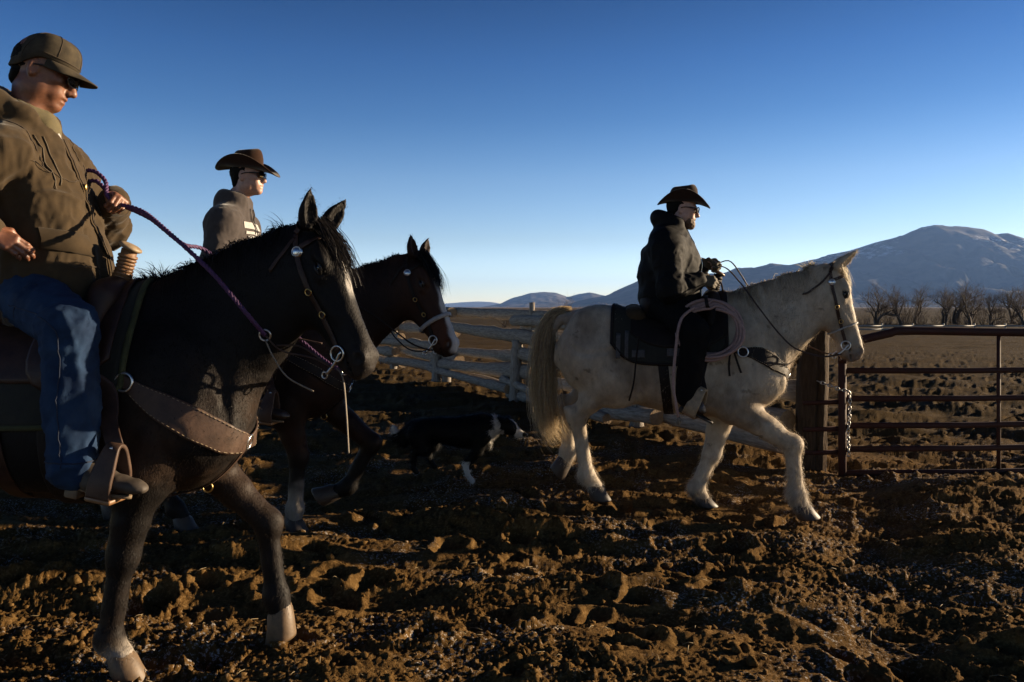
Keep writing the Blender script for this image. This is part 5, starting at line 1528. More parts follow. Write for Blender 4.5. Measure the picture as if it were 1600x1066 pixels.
    S.ell(neck + np.array((.080, 0, -.055)), (.042, .055, .06), .03)
    hd = sub(link('hoodie', S.mesh('hoodie', .006, lambda V: wrinkle(V, .006, 41, (0, .3, 1), 14)), m_hoodie_o, root))
    S = SDF(); S.ell(neck + np.array((.098, .0, -.085)), (.030, .022, .055), .02, rotm('Y', -20)); sub(link('undershirt', S.mesh('undershirt', .006), m_white_print, root))
    # jeans
    S = SDF(); S.ell((-.10, 0, 1.50), (.175, .205, .14), .05)
    for k, s in (('r', -1), ('l', 1)):
        hp_, kn, an, to = (np.asarray(v, float) for v in r1['leg_' + k])
        S.cone(hp_ + np.array((0, -s * .01, .02)), kn, .118, .090, .06); S.ell(kn + np.array((.01, 0, 0)), (.088, .084, .09), .03); S.cone(kn, kn * .45 + an * .55, .088, .086, .02); S.cone(kn * .45 + an * .55, an + np.array((-.01, 0, -.005)), .086, .084, .02)
    def dj(V):
        lower = sstep(1.30, 1.1, V[:, 2]); return wrinkle(V, .020, 51, (.35, 0, 1), 8.5, .30) * (.3 + .7 * lower) + wrinkle(V, .012, 52, (1, -.6, -.2), 12) * (1 - lower) + wrinkle(V, .006, 53, (.5, 0, .8), 24)
    je = sub(link('jeans', S.mesh('jeans', .0095, dj), m_denim, root))
    for k, s in (('r', -1), ('l', 1)):
        hp_, kn, an, to = (np.asarray(v, float) for v in r1['leg_' + k]); o = np.array((0, s * .12, 0)); seam(je, je.data, [hp_ + o, kn + o * .9, kn * .5 + an * .5 + o * .9, an + o * .9], m_denim_d)
        i_ = np.array((.10, -s * .03, 0)); hem = [an + np.array((.088 * math.cos(a), .088 * math.sin(a), .012)) for a in np.linspace(0, 6.2, 14)]; seam(je, je.data, hem, m_denim_d, .003, name='hem')
    seam(je, je.data, [(.06, -.24, 1.52), (.02, -.22, 1.47), (-.05, -.25, 1.44)], m_denim_d, name='pocket_seam')
    for k, s in (('r', -1), ('l', 1)):
        sh, el, wr = (np.asarray(v, float) for v in r1['arm_' + k]); seam(j, jm, [sh + np.array((.10, -s * .07, -.08)), sh + np.array((.05, -s * .06, .08)), sh + np.array((-.06, -s * .06, .07))], m_canvas_d, .0026)
        ax_ = (wr - el) / np.linalg.norm(wr - el); u_ = np.cross(ax_, (0, 0, 1)); u_ /= np.linalg.norm(u_); w_ = np.cross(ax_, u_); seam(j, jm, [wr - ax_ * .055 + (u_ * math.cos(a) + w_ * math.sin(a)) * .06 for a in np.linspace(0, 6.2, 12)], m_canvas_d, .0026, name='cuff_seam')
    seam(j, jm, [(.10, -.20, 1.62), (.12, -.12, 1.615), (.14, -.02, 1.61)], m_canvas_d, .0022); seam(j, jm, [(.02, -.24, 2.02), (.06, -.14, 2.0), (.08, -.03, 1.99)], m_canvas_d, .0022)
    for k in 'rl':
        kn, an, to = (np.asarray(v, float) for v in r1['leg_' + k][1:]); b = sub(boot(root, an, to, 1, m_boot_tan, m_sole, kn))
    # cap, glasses, hair
    o = ball_cap(root, h, R1.HR, m_cap, m_canvas_d); sub(o)
    sub(sunglasses(root, h))
    S = SDF(); S.ell(h0(-.016, 0, .030), (.0995, .077, .088), .01, R1.HR); S.ell(h0(-.066, 0, -.045), (.026, .05, .04), .02, R1.HR)
    S.ell(h0(.085, 0, .0), (.075, .11, .16), .02, R1.HR, op='-')
    for s in (-1, 1): S.ell(h0(.0, s * .088, -.01), (.035, .018, .042), .008, R1.HR, op='-'); S.ell(h0(.045, s * .09, -.06), (.06, .05, .06), .01, R1.HR, op='-')
    sub(R1.head_mesh(S, 'hair', .0045, m_hair_d, lambda V: .002 * fbm(V * 90, 2, 3)))
rider1_clothes()

# ---- rider of the bay horse
r2 = dict(seat=(-.12, 0, 1.45), neck=np.array((-.050, 0, 2.185)), head=np.array((.020, 0, 2.318)), look=(-4, 2, 0), skin=m_skin2,
    arm_r=[(-.07, -.215, 2.00), (-.10, -.31, 1.72), (.14, -.16, 1.68)], arm_l=[(-.07, .215, 2.00), (-.08, .30, 1.74), (.16, .10, 1.70)],
    hand_r=(hR(10, 5, 60), .9, 1), hand_l=(hR(-20, 0, -60), .9, -1),
    leg_r=[(-.10, -.15, 1.45), (.20, -.36, 1.33), (.16, -.38, .86), (.42, -.41, .82)], leg_l=[(-.10, .15, 1.45), (.20, .36, 1.33), (.16, .38, .86), (.42, .41, .82)])
R2 = rider(F2, 'person in grey hooded sweatshirt and brown cowboy hat behind the black horse', r2)
def rider2_clothes():
    root, sub, h, h0 = R2.root, R2.sub, R2.h, R2.h0; S = SDF(); neck = r2['neck']
    torso(S, np.array((-.09, 0, 1.42)), neck, [.15, .16, .15, .15, .14, .105, .06], [.15, .155, .155, .16, .155, .12, .075], [.20, .205, .21, .22, .225, .165, .065], k=.05)
    for k, s in (('r', -1), ('l', 1)):
        sh, el, wr = (np.asarray(v, float) for v in r2['arm_' + k])
        S.ell(sh + np.array((0, -s * .02, -.01)), (.085, .08, .08), .09); S.cone(neck + np.array((-.03, s * .02, -.085)), sh + np.array((0, 0, -.02)), .060, .082, .08); S.cone(sh, el, .088, .074, .05); S.cone(el, wr, .073, .05, .03)
    for a in np.linspace(-2.6, 2.6, 15):
        q = neck + np.array((-.012 - .072 * math.cos(a), .074 * math.sin(a), -.022 + .020 * math.cos(a))); S.ell(q, (.024, .024, .028), .05)
    S.ell(neck + np.array((-.090, 0, -.045)), (.05, .09, .055), .06)
    jm = S.mesh('sweatshirt', .0105, lambda V: wrinkle(V, .010, 61, (.3, .1, 1), 8) * sstep(2.2, 2.05, V[:, 2]) + wrinkle(V, .004, 63, (0, 0, 1), 20))
    j = sub(link('sweatshirt', jm, m_grey, root))
    from mathutils.bvhtree import BVHTree
    co = np.empty(len(jm.vertices) * 3, np.float32); jm.vertices.foreach_get('co', co); co = co.reshape(-1, 3)
    bv = BVHTree.FromPolygons([tuple(v) for v in co.tolist()], [tuple(q.vertices) for q in jm.polygons])
    def on(y, z, off):
        c = bv.ray_cast(Vector((.7, y, z)), Vector((-1, 0, 0)), 2.0); return np.array(c[0]) + np.array(c[1]) * off
    def patch(name, ys, zs, off, material, skew=0.0):
        ny, nz = 14, 8; V = np.array([on(y, z + skew * y, off) for z in np.linspace(*zs, nz) for y in np.linspace(*ys, ny)])
        i, jj = np.meshgrid(np.arange(nz - 1), np.arange(ny - 1), indexing='ij')
        return MB().add(V, np.stack([i * ny + jj, i * ny + jj + 1, (i + 1) * ny + jj + 1, (i + 1) * ny + jj], -1).reshape(-1, 4)).build(name, material, j)
    patch('chest_print', (-.150, .13), (1.962, 2.005), .0045, m_white_print)
    patch('chest_print', (-.135, .13), (1.925, 1.945), .0045, m_white_print)
    patch('chest_print', (-.120, -.02), (1.875, 1.915), .0045, m_white_print)
    for y in (-.03, .03):
        mb = MB(); mb.tube(np.array([on(y + .01 * math.sin(k), 2.10 - .17 * k / 10, .007) for k in range(11)]), .0035, 6); mb.build('drawstring', m_band, j)
    S = SDF(); S.ell((-.10, 0, 1.49), (.16, .20, .13), .05)
    for k, s in (('r', -1), ('l', 1)):
        hp_, kn, an, to = (np.asarray(v, float) for v in r2['leg_' + k]); S.cone(hp_, kn, .105, .080, .06); S.cone(kn, an, .080, .070, .03)
    sub(link('jeans', S.mesh('jeans', .015, lambda V: wrinkle(V, .008, 51, (.2, 0, 1), 8)), m_denim, root))
    for k in 'rl':
        kn, an, to = (np.asarray(v, float) for v in r2['leg_' + k][1:]); sub(boot(root, an, to, 1, m_boot, m_sole, kn))
    hr = R2.HR @ rotm('Y', 4); sub(cowboy_hat(root, h(-.005, 0, .050), hr, m_felt, m_band, .125, .105, .045, .030))
    sub(sunglasses(root, h))
    S = SDF(); S.ell(h0(-.018, 0, .028), (.102, .0795, .092), .01, R2.HR); S.ell(h0(-.066, 0, -.05), (.030, .055, .045), .03, R2.HR)
    S.ell(h0(.085, 0, .0), (.078, .11, .16), .02, R2.HR, op='-')
    for s in (-1, 1): S.ell(h0(.0, s * .088, -.01), (.030, .018, .04), .008, R2.HR, op='-'); S.ell(h0(.05, s * .09, -.06), (.06, .05, .06), .01, R2.HR, op='-')
    sub(R2.head_mesh(S, 'hair', .005, m_hair_d, lambda V: .003 * fbm(V * 80, 2, 3)))
rider2_clothes()

# ---- rider of the palomino
r3 = dict(seat=f3(1042, 482), neck=f3(1050, 352), head=f3(1066, 328), look=(0, 10, 0), skin=m_skin2, jaw=1.12, hand=1.08,
    arm_r=[f3(1040, 384, -.24), f3(1047, 452, -.32), f3(1093, 438, -.20)], arm_l=[f3(1040, 384, .24), f3(1058, 440, .30), f3(1098, 415, .05)],
    hand_r=(hR(12, 8, 75), .85, 1), hand_l=(hR(-8, -4, -60), .95, -1),
    leg_r=[f3(1042, 484, -.16), f3(1086, 520, -.38), f3(1074, 618, -.37), f3(1106, 636, -.42)], leg_l=[f3(1042, 484, .16), f3(1086, 520, .38), f3(1074, 618, .37), f3(1106, 636, .42)])
R3 = rider(F3, 'bearded person in black jacket and dark cowboy hat riding the cream horse', r3)
def rider3_clothes():
    root, sub, h, h0 = R3.root, R3.sub, R3.h, R3.h0; S = SDF(); neck = np.asarray(r3['neck'])
    pel = f3(1040, 492)
    torso(S, pel, neck, [.22, .235, .235, .225, .205, .15, .085], [.17, .205, .215, .215, .20, .15, .10], [.215, .235, .24, .245, .25, .215, .10], k=.05)
    for k, s in (('r', -1), ('l', 1)):
        sh, el, wr = (np.asarray(v, float) for v in r3['arm_' + k])
        S.ell(sh + np.array((0, -s * .02, -.01)), (.105, .095, .095), .08); S.cone(neck + np.array((-.03, s * .03, -.05)), sh + np.array((0, 0, -.02)), .085, .10, .07); S.cone(sh, el, .105, .090, .05); S.cone(el, wr + (el - wr) * .08, .088, .062, .03)
    for a in np.linspace(-2.3, 2.3, 17):
        q = neck + np.array((-.01 - .095 * math.cos(a), .100 * math.sin(a), .022 + .030 * math.cos(a))); r_ = .030 + .010 * max(0, math.cos(a)); S.ell(q, (r_, r_, r_ * 1.2), .04)
    S.ell(neck + np.array((-.105, 0, .025)), (.036, .08, .032), .03)
    def dj(V):
        arm = np.minimum.reduce([np.linalg.norm(V - (np.asarray(r3['arm_' + k][0]) * (1 - t) + np.asarray(r3['arm_' + k][1]) * t), axis=1) for k in 'rl' for t in (.2, .5, .8, 1.0)])
        w = sstep(.17, .10, arm); return wrinkle(V, .012, 71, (.45, 0, .9), 7, .4) * (1 - w) * sstep(neck[2], neck[2] - .1, V[:, 2]) + w * wrinkle(V, .013, 72, (.9, 0, .35), 10, .5) + .006 * np.sin(V[:, 2] * 42 + 2 * fbm(V * 4, 2, 7)) * sstep(.0, -.12, V[:, 0]) * (1 - w)
    jm = S.mesh('jacket', .0105, dj); j = sub(link('jacket', jm, m_jacket_b, root))
    from mathutils.bvhtree import BVHTree
    co = np.empty(len(jm.vertices) * 3, np.float32); jm.vertices.foreach_get('co', co); co = co.reshape(-1, 3)
    bv = BVHTree.FromPolygons([tuple(v) for v in co.tolist()], [tuple(q.vertices) for q in jm.polygons])
    mb = MB(); pts = []
    for z in np.linspace(pel[2] + .10, neck[2] + .01, 26):
        c = bv.ray_cast(Vector((1.2, 0.0, z)), Vector((-1, 0, 0)), 3.0)
        if c[0] is not None: pts.append(np.array(c[0]) + np.array((.004, 0, 0)))
    mb.ribbon(np.array(pts), .009, .006, (0, 1, 0)); mb.build('zip', m_metal, j)
    S = SDF(); S.ell(np.asarray(r3['seat']) + np.array((0, 0, .03)), (.19, .22, .13), .05)
    for k, s in (('r', -1), ('l', 1)):
        hp_, kn, an, to = (np.asarray(v, float) for v in r3['leg_' + k]); S.cone(hp_ + np.array((0, 0, .02)), kn, .120, .095, .06); S.cone(kn, kn * .4 + an * .6, .094, .084, .03); S.cone(kn * .4 + an * .6, an, .084, .075, .02)
    sub(link('jeans', S.mesh('jeans', .0125, lambda V: wrinkle(V, .010, 81, (.2, 0, 1), 8)), m_jeans_b, root))
    for k in 'rl':
        kn, an, to = (np.asarray(v, float) for v in r3['leg_' + k][1:]); sub(boot(root, an, to, 1, m_boot, m_sole_d, kn))
    for k in 'rl':      # gloves
        S = SDF(); R, g, ts = r3['hand_' + k]; sh, el, wr = (np.asarray(v, float) for v in r3['arm_' + k]); build_hand(S, wr, R, g, ts, 1.2)
        S.cone(wr + (el - wr) * .28, wr, .050, .036, .015)
        sub(link('glove', S.mesh('glove', .0055, lambda V: wrinkle(V, .003, 91, (1, 0, 0), 24)), m_glove, root))
    sub(cowboy_hat(root, h(-.002, 0, .052), R3.HR @ rotm('Y', -6), m_felt_d, m_band, .118, .080, .050, .030))
    sub(sunglasses(root, h))
    S = SDF(); S.ell(h0(.040, 0, -.075), (.066, .066, .060), .02, R3.HR); S.ell(h0(.080, 0, -.103), (.030, .034, .030), .02, R3.HR)
    for s in (-1, 1): S.ell(h0(.018, s * .052, -.035), (.024, .020, .045), .02, R3.HR)
    S.ell(h0(.088, 0, -.052), (.020, .034, .012), .012, R3.HR)
    S.ell(h0(.112, 0, -.068), (.022, .024, .009), .006, R3.HR, op='-'); S.ell(h0(.09, 0, -.012), (.055, .036, .032), .012, R3.HR, op='-')
    sub(R3.head_mesh(S, 'beard', .004, m_beard, lambda V: .003 * fbm(V * 70, 2, 5)))
    S = SDF(); S.ell(h0(-.018, 0, .028), (.102, .0795, .092), .01, R3.HR); S.ell(h0(-.066, 0, -.05), (.030, .055, .045), .03, R3.HR); S.ell(h0(.085, 0, .0), (.078, .11, .16), .02, R3.HR, op='-')
    for s in (-1, 1): S.ell(h0(.0, s * .088, -.01), (.030, .018, .04), .008, R3.HR, op='-')
    sub(R3.head_mesh(S, 'hair', .005, m_hair_d))
rider3_clothes()
# ------------------------------------------------------------------ saddles, bridles, ropes
m_leather = mat('brown_leather', (.060, .026, .014), .55, noise=.4, nscale=22, bump=.35, bscale=120, spec=.3)
m_leather_w = mat('worn_leather', (.105, .060, .040), .55, noise=.4, nscale=18, bump=.4, bscale=90, spec=.25)
m_leather_k = mat('dark_leather', (.022, .014, .010), .68, noise=.4, nscale=22, bump=.4, bscale=120, spec=.2)
m_tan = mat('tan_leather', (.30, .15, .060), .5, noise=.35, nscale=22, bump=.3, bscale=120)
m_rawhide = mat('rawhide', (.42, .30, .17), .55, noise=.3, nscale=40, bump=.4, bscale=110)
m_pad_dark = mat('dark_felt_pad', (.026, .025, .016), .95, noise=.4, nscale=30, bump=.5, bscale=150)
m_pad_olive = mat('olive_felt_pad', (.070, .075, .022), .95, noise=.35, nscale=30, bump=.5, bscale=150)
m_pad_grey = mat('grey_woven_stripe', (.13, .12, .115), .95, noise=.35, nscale=60, bump=.5, bscale=200)
m_purple = mat('purple_rope', (.075, .022, .105), .75, noise=.35, nscale=50, color2=(.15, .045, .17), bump=.3, bscale=200)
m_pink = mat('lariat_rope', (.48, .30, .255), .6, noise=.25, nscale=60, bump=.4, bscale=300)
m_grass_rope = mat('pale_rope', (.36, .30, .23), .8, noise=.3, nscale=60, bump=.4, bscale=250)
m_bosal = mat('pale_noseband', (.52, .49, .45), .6, noise=.25, nscale=60, bump=.4, bscale=150)

def rope(mb, P, r, strands_n=3, pitch=6.0, n=None):
    P = np.asarray(P, float); L = np.linalg.norm(np.diff(P, axis=0), axis=1).sum(); n = n or int(max(30, L / (r * 1.3)))
    Q = spline(P, n); T = np.gradient(Q, axis=0); T /= np.linalg.norm(T, axis=1)[:, None]
    u = np.cross(T, (0.13, 1.0, .21)); u /= np.linalg.norm(u, axis=1)[:, None]; w = np.cross(T, u); s = np.linspace(0, L, n) / (r * pitch) * 2 * np.pi
    for k in range(strands_n):
        a = s + k * 2 * np.pi / strands_n; mb.tube(Q + (np.cos(a)[:, None] * u + np.sin(a)[:, None] * w) * r * .52, r * .56, 6)
    return mb

def drape(H, xs, th_fn, off, thick, nth=40, zc=1.08, wav=0.0):
    """sheet laid over the back: th_fn(x) -> half angle (deg) or (from, to) on the right side"""
    V = []; nx = len(xs)
    for lay in (off + thick, off):
        for x in xs:
            a0, a1 = th_fn(x) if isinstance(th_fn(x), tuple) else (-th_fn(x), th_fn(x))
            for a in np.linspace(math.radians(a0), math.radians(a1), nth):
                d = np.array((0, -math.sin(a), math.cos(a))); c = np.array((x, 0, zc))
                hit = H.bvh.ray_cast(Vector(c + d * .8), Vector(-d), .8)
                p = np.array(hit[0]) if hit[0] is not None else c + d * .3
                V.append(p + d * (lay + wav * math.sin(x * 30 + a * 5)))
    V = np.array(V)
    # soften the sheet so it bridges hollows
    G = V.reshape(2, nx, nth, 3)
    for _ in range(3):
        G[:, 1:-1] = (G[:, :-2] + 2 * G[:, 1:-1] + G[:, 2:]) / 4; G[:, :, 1:-1] = (G[:, :, :-2] + 2 * G[:, :, 1:-1] + G[:, :, 2:]) / 4
    V = G.reshape(-1, 3); o = nx * nth; Q = []
    i, j = np.meshgrid(np.arange(nx - 1), np.arange(nth - 1), indexing='ij'); q = np.stack([i * nth + j, (i + 1) * nth + j, (i + 1) * nth + j + 1, i * nth + j + 1], -1).reshape(-1, 4)
    Q = [q[:, ::-1], q + o]
    b = [(k, 0) for k in range(nx)] ; ring = [k * nth for k in range(nx)] + [(nx - 1) * nth + k for k in range(1, nth)] + [k * nth + nth - 1 for k in range(nx - 2, -1, -1)] + [k for k in range(nth - 2, 0, -1)]
    r = np.array(ring); r2 = np.roll(r, -1); Q.append(np.stack([r, r2, r2 + o, r + o], -1))
    return V, np.concatenate(Q), G, r

def belly_strap(H, mb, x, a0, a1, w, thick=.006, n=40, off=.011, lean=0.0, zc=1.08):
    P = []
    for a in np.linspace(math.radians(a0), math.radians(a1), n):
        d = np.array((0, -math.sin(a), math.cos(a))); xx = x + lean * (1 - math.cos(a)) * .5; c = np.array((xx, 0, zc)); hit = H.bvh.ray_cast(Vector(c + d * .9), Vector(-d), .9)
        rr_ = np.linalg.norm(np.array(hit[0]) - c) if hit[0] is not None else .3; P.append(c + d * (min(rr_, .435) + off))
    P = np.array(P)
    for _ in range(3): P[1:-1] = (P[:-2] + 2 * P[1:-1] + P[2:]) / 4
    mb.ribbon(P, w, thick, (1, 0, 0)); return P

def saddle(H, label, pad_label, r, leather, pad_mat, pad_edge, horn_cap, stirrup_mat, pad_x=(-.46, .33), pad_th=98, shift=0.0, stripes=None):
    F = H.F; s0 = shift
    base = np.array((s0 - .05, 0, 1.40))
    # pad
    pr = empty('saddle_pad', pad_label, 'saddle pad', F.wor(base), F.h)
    V, Q, G, ring = drape(H, np.linspace(pad_x[0], pad_x[1], 26), lambda x: pad_th - 34 * abs((x - sum(pad_x) / 2) / .41) ** 5, .004, .020, 46)
    MB().add(V - base, Q).build('felt', pad_mat, pr)
    E = V[ring] * .5 + V[ring + 26 * 46] * .5; E = np.vstack([E, E[:1]])
    MB().tube(E - base, .013, 8, cap=False).build('binding', pad_edge, pr)
    if stripes:
        for (u0, u1, v0, v1) in stripes:      # woven patches on the right flank: x range, angle range
            VV, QQ, _, _ = drape(H, np.linspace(u0, u1, 8), lambda x: (v0, v1), .026, .003, 8); MB().add(VV - base, QQ).build('woven_stripe', m_pad_grey, pr)
    sr = empty('saddle', label, 'saddle', F.wor(base), F.h)
    V, Q, G, ring = drape(H, np.linspace(s0 - .40, s0 + .25, 22), lambda x: 74 - 20 * abs((x - s0 + .07) / .33) ** 3, .026, .009, 40)
    MB().add(V - base, Q).build('skirt', leather, sr)
    S = SDF()
    S.loft([s0 - .33, s0 - .2, s0 - .02, s0 + .12], [1.47, 1.455, 1.455, 1.50], [1.36, 1.36, 1.36, 1.38], [.16, .17, .14, .14], .04)
    for a in np.linspace(-1.25, 1.25, 15): S.ell((s0 - .32 + .075 * (1 - math.cos(a)), .19 * math.sin(a), 1.55 - .085 * math.sin(a) ** 2), (.026, .04, .055), .03, rotm('Y', 22))
    for sgn in (-1, 1):
        S.ell((s0 + .155, sgn * .085, 1.50), (.062, .085, .068), .05); S.cone((s0 + .15, sgn * .12, 1.46), (s0 + .14, sgn * .22, 1.34), .05, .03, .05)
    S.ell((s0 + .16, 0, 1.52), (.06, .08, .06), .04)
    MB_ = link('seat', S.mesh('seat', .0135), leather, sr); MB_.location = -Vector(base)
    h0 = np.array((s0 + .17, 0, 1.56)); h1 = np.array((s0 + .205, 0, 1.685)); ax = (h1 - h0) / np.linalg.norm(h1 - h0)
    hb = MB().tube([h0 - base, h0 * .5 + h1 * .5 - base, h1 - base], [.042, .030, .032], 14)
    for k in range(7): hb.torus(h0 + (h1 - h0) * (.12 + .11 * k) - base, 0.033 - .003 * math.sin(k * .5), .007, ax, 18, 6)
    hb.build('horn', leather if horn_cap is not m_rawhide else m_tan, sr)
    cb = rotm('Y', 28); MB().lathe([(0, .010), (.032, .010), (.047, .004), (.049, -.004), (.040, -.011), (.0, -.012)], 22, cb, h1 + ax * .012 - base).build('horn_cap', horn_cap, sr)
    # straps under the belly
    mb = MB(); belly_strap(H, mb, s0 + .05, 70, 290, .045); c = mb.build('front_cinch', m_leather_k, sr); c.location = -Vector(base)
    mb = MB(); P = belly_strap(H, mb, s0 - .22, 66, 294, .034, lean=.08); c = mb.build('rear_cinch', leather, sr); c.location = -Vector(base)
    # fenders and stirrups
    for k, sg in (('r', -1), ('l', 1)):
        hp_, kn, an, to = (np.asarray(v, float) for v in r['leg_' + k]); f = to - an; f /= np.linalg.norm(f); up = np.array((0, 0, 1.0)); up = up - (up @ f) * f; up /= np.linalg.norm(up); Y = np.cross(up, f)
        c = an + (to - an) * .50 - up * .04; top = c + up * .125
        A = np.array((s0 + .02, sg * .23, 1.38)); B = top
        pts = spline([A, np.array((s0 + .06, sg * .315, 1.22)), A * .3 + B * .7 + np.array((-.02, -sg * .045, .04)), B], 20)
        W = np.interp(np.linspace(0, 1, 20), [0, .3, .65, .85, 1], [.05, .085, .075, .030, .028]); mb = MB(); mb.ribbon(pts, W, .007, (1, 0, 0)); o = mb.build('fender', leather, sr); o.location = -Vector(base)
        mb = MB()
        th = np.linspace(0, 1, 15); arch = spline([c - up * .050 + Y * .058, c + Y * .062, c + up * .05 + Y * .050, top + Y * .020, top - Y * .020, c + up * .05 - Y * .050, c - Y * .062, c - up * .050 - Y * .058], 40)
        mb.ribbon(arch, np.interp(np.linspace(0, 1, 40), [0, .25, .5, .75, 1], [.046, .040, .024, .040, .046]), .016, f)
        o = mb.build('stirrup', stirrup_mat, sr); o.location = -Vector(base)
        mb = MB(); mb.box(c - up * .058, (.050, .064, .010), np.stack([f, Y, up], 1), .005); t_ = mb.build('tread', m_tan, o)
        mb = MB(); mb.tube([top + Y * .03, top - Y * .03], .007, 8); mb.build('bolt', m_metal, o)
    return sr

SD1 = saddle(H1, 'dark brown western saddle with pale rawhide horn cap on the black horse', 'dark olive saddle pad under the saddle of the black horse', r1, m_leather, m_pad_dark, m_pad_olive, m_rawhide, m_leather_w, pad_x=(-.5, .30), pad_th=104)
SD2 = saddle(H2, 'dark western saddle on the bay horse, almost hidden by the black horse', 'dark saddle pad on the bay horse, almost hidden by the black horse', r2, m_leather, m_pad_dark, m_leather_k, m_leather, m_leather_w)
SD3 = saddle(H3, 'dark brown western saddle with a pale horn on the cream horse', 'black and grey woven saddle pad on the cream horse', r3, m_leather_k, m_pad_dark, m_leather_k, m_tan, m_rawhide, pad_x=(-.50, .28), pad_th=94, shift=.03,
    stripes=[(-.47, -.44, 55, 88), (-.41, -.385, 50, 88), (-.36, -.27, 76, 86), (-.12, -.02, 74, 84)])

# saddle roll behind the palomino's rider
def bag(H, label, c, mat_):
    S = SDF(); c = np.asarray(c, float); S.ell(c, (.075, .17, .065), .03); S.ell(c + np.array((.03, -.11, -.02)), (.07, .07, .06), .04); S.ell(c + np.array((.03, .11, -.02)), (.07, .07, .06), .04)
    rt = empty('saddle_bag', label, 'bag', H.F.wor(c - np.array((0, 0, .06))), H.F.h); o = link('pouch', S.mesh('pouch', .009, lambda V: wrinkle(V, .010, 5, (0, 1, .3), 12)), mat_, rt); o.location = -Vector(c - np.array((0, 0, .06)))
    mb = MB(); th = np.linspace(0, 2 * np.pi, 25); 
    for dy in (-.06, .06): mb.ribbon(np.stack([.076 * np.cos(th), 0 * th + dy, .066 * np.sin(th) + .06], 1), .010, .004, (0, 1, 0))
    mb.build('strap', m_leather_k, rt)
bag(H3, 'small rolled canvas bag tied behind the saddle of the cream horse', f3(990, 490) + np.array((0, -.02, .0)), m_canvas)

def breast_collar(H, label, pts, wid, leather, down=True, loose=None):
    """pts: right half from the saddle to the middle of the chest; mirrored"""
    F = H.F; root = empty('breast_collar', label, 'breast collar', F.O + np.array((0, 0, 0)), F.h); c = np.asarray(pts[-1], float); root.location = F.wor(c); 
    for sg in (1, -1):
        P = np.asarray(pts, float) * np.array((1, sg, 1)); mb = MB(); Q = spline(P, 40); Q = snap(H, Q, .010)
        for _ in range(4): Q[1:-1] = (Q[:-2] + 2 * Q[1:-1] + Q[2:]) / 4
        N = snap_n(H, Q); T = np.gradient(Q, axis=0); mb.ribbon(Q, np.interp(np.linspace(0, 1, 40), np.linspace(0, 1, len(wid)), wid), .009, np.cross(T, N)); o = mb.build('strap', leather, root); o.location = -Vector(c)
        Wd = np.interp(np.linspace(0, 1, 40), np.linspace(0, 1, len(wid)), wid); Sd = np.cross(T, N); Sd /= np.linalg.norm(Sd, axis=1)[:, None]
        for e in (-1, 1):
            mb = MB(); A = Q + Sd * (Wd * .88 * e)[:, None] + N * .006; A = A[10:36]; L = np.linspace(0, 25, 52)
            for k in range(0, 51, 2): a = A[int(L[k])] * (1 - L[k] % 1) + A[min(int(L[k]) + 1, 25)] * (L[k] % 1); b = A[int(L[k + 1])] * (1 - L[k + 1] % 1) + A[min(int(L[k + 1]) + 1, 25)] * (L[k + 1] % 1); mb.tube([a, b], .0016, 4, cap=False)
            tag(mb.build('stitching', m_rawhide, o), kind='stuff')
        mb = MB(); mb.torus(Q[7] + N[7] * .008, .034, .0055, N[7], 20, 8); mb.torus(Q[2] + N[2] * .008, .022, .004, N[2], 16, 6); o2 = mb.build('ring', m_metal, root); o2.location = -Vector(c)
    mb = MB(); cn = snap(H, [c], .014)[0]; nn = snap_n(H, [c])[0]; mb.torus(cn, .030, .005, nn, 20, 8); o2 = mb.build('chest_ring', m_metal, root); o2.location = -Vector(c)
    if down:
        mb = MB(); D = spline([c + np.array((.02, 0, -.02)), np.array((.56, 0, .74)), np.array((.46, 0, .66)), np.array((.30, 0, .655)), np.array((.17, 0, .655))], 24); D = snap(H, D, .010)
        for _ in range(5): D[1:-1] = (D[:-2] + 2 * D[1:-1] + D[2:]) / 4
        mb.ribbon(D, .017, .006, (0, 1, 0)); o2 = mb.build('belly_strap', m_leather_w if leather is m_leather_w else leather, root); o2.location = -Vector(c)
        MB().torus(D[9] + np.array((.004, 0, -.006)), .020, .004, (0, 1, 0), 16, 6).build('buckle', m_brass, root).location = -Vector(c)
    if loose is not None:
        for P in loose: MB().ribbon(spline(P, 12), .007, .004, (1, 0, 0)).build('saddle_string', m_leather_k, root).location = -Vector(c)
    return root
breast_collar(H1, 'wide worn brown breast collar with rings across the black horse\'s chest', [(.22, -.28, 1.24), (.31, -.27, 1.17), (.42, -.25, 1.09), (.55, -.19, .99), (.635, -.09, .925), (.655, 0, .91)], [.018, .022, .050, .062, .058, .026], m_leather_w)
breast_collar(H3, 'dark tapered breast collar with silver ring on the cream horse\'s chest', [f3(1140, 540, -.27), f3(1156, 550, -.27), f3(1180, 552, -.25), f3(1203, 566, -.19), f3(1217, 582, -.09), (.672, 0, .975)], [.016, .026, .054, .056, .036, .020], m_leather_k, False,
    loose=[[f3(1141, 552, -.30), f3(1139, 570, -.31), f3(1140, 588, -.31)], [f3(1147, 550, -.30), f3(1152, 566, -.31), f3(1158, 583, -.31)]])
breast_collar(H2, 'dark breast collar across the chest of the bay horse', [(.24, -.28, 1.22), (.34, -.27, 1.15), (.47, -.23, 1.07), (.57, -.17, .99), (.635, -.09, .94), (.655, 0, .93)], [.016, .02, .03, .03, .028, .02], m_leather_k)

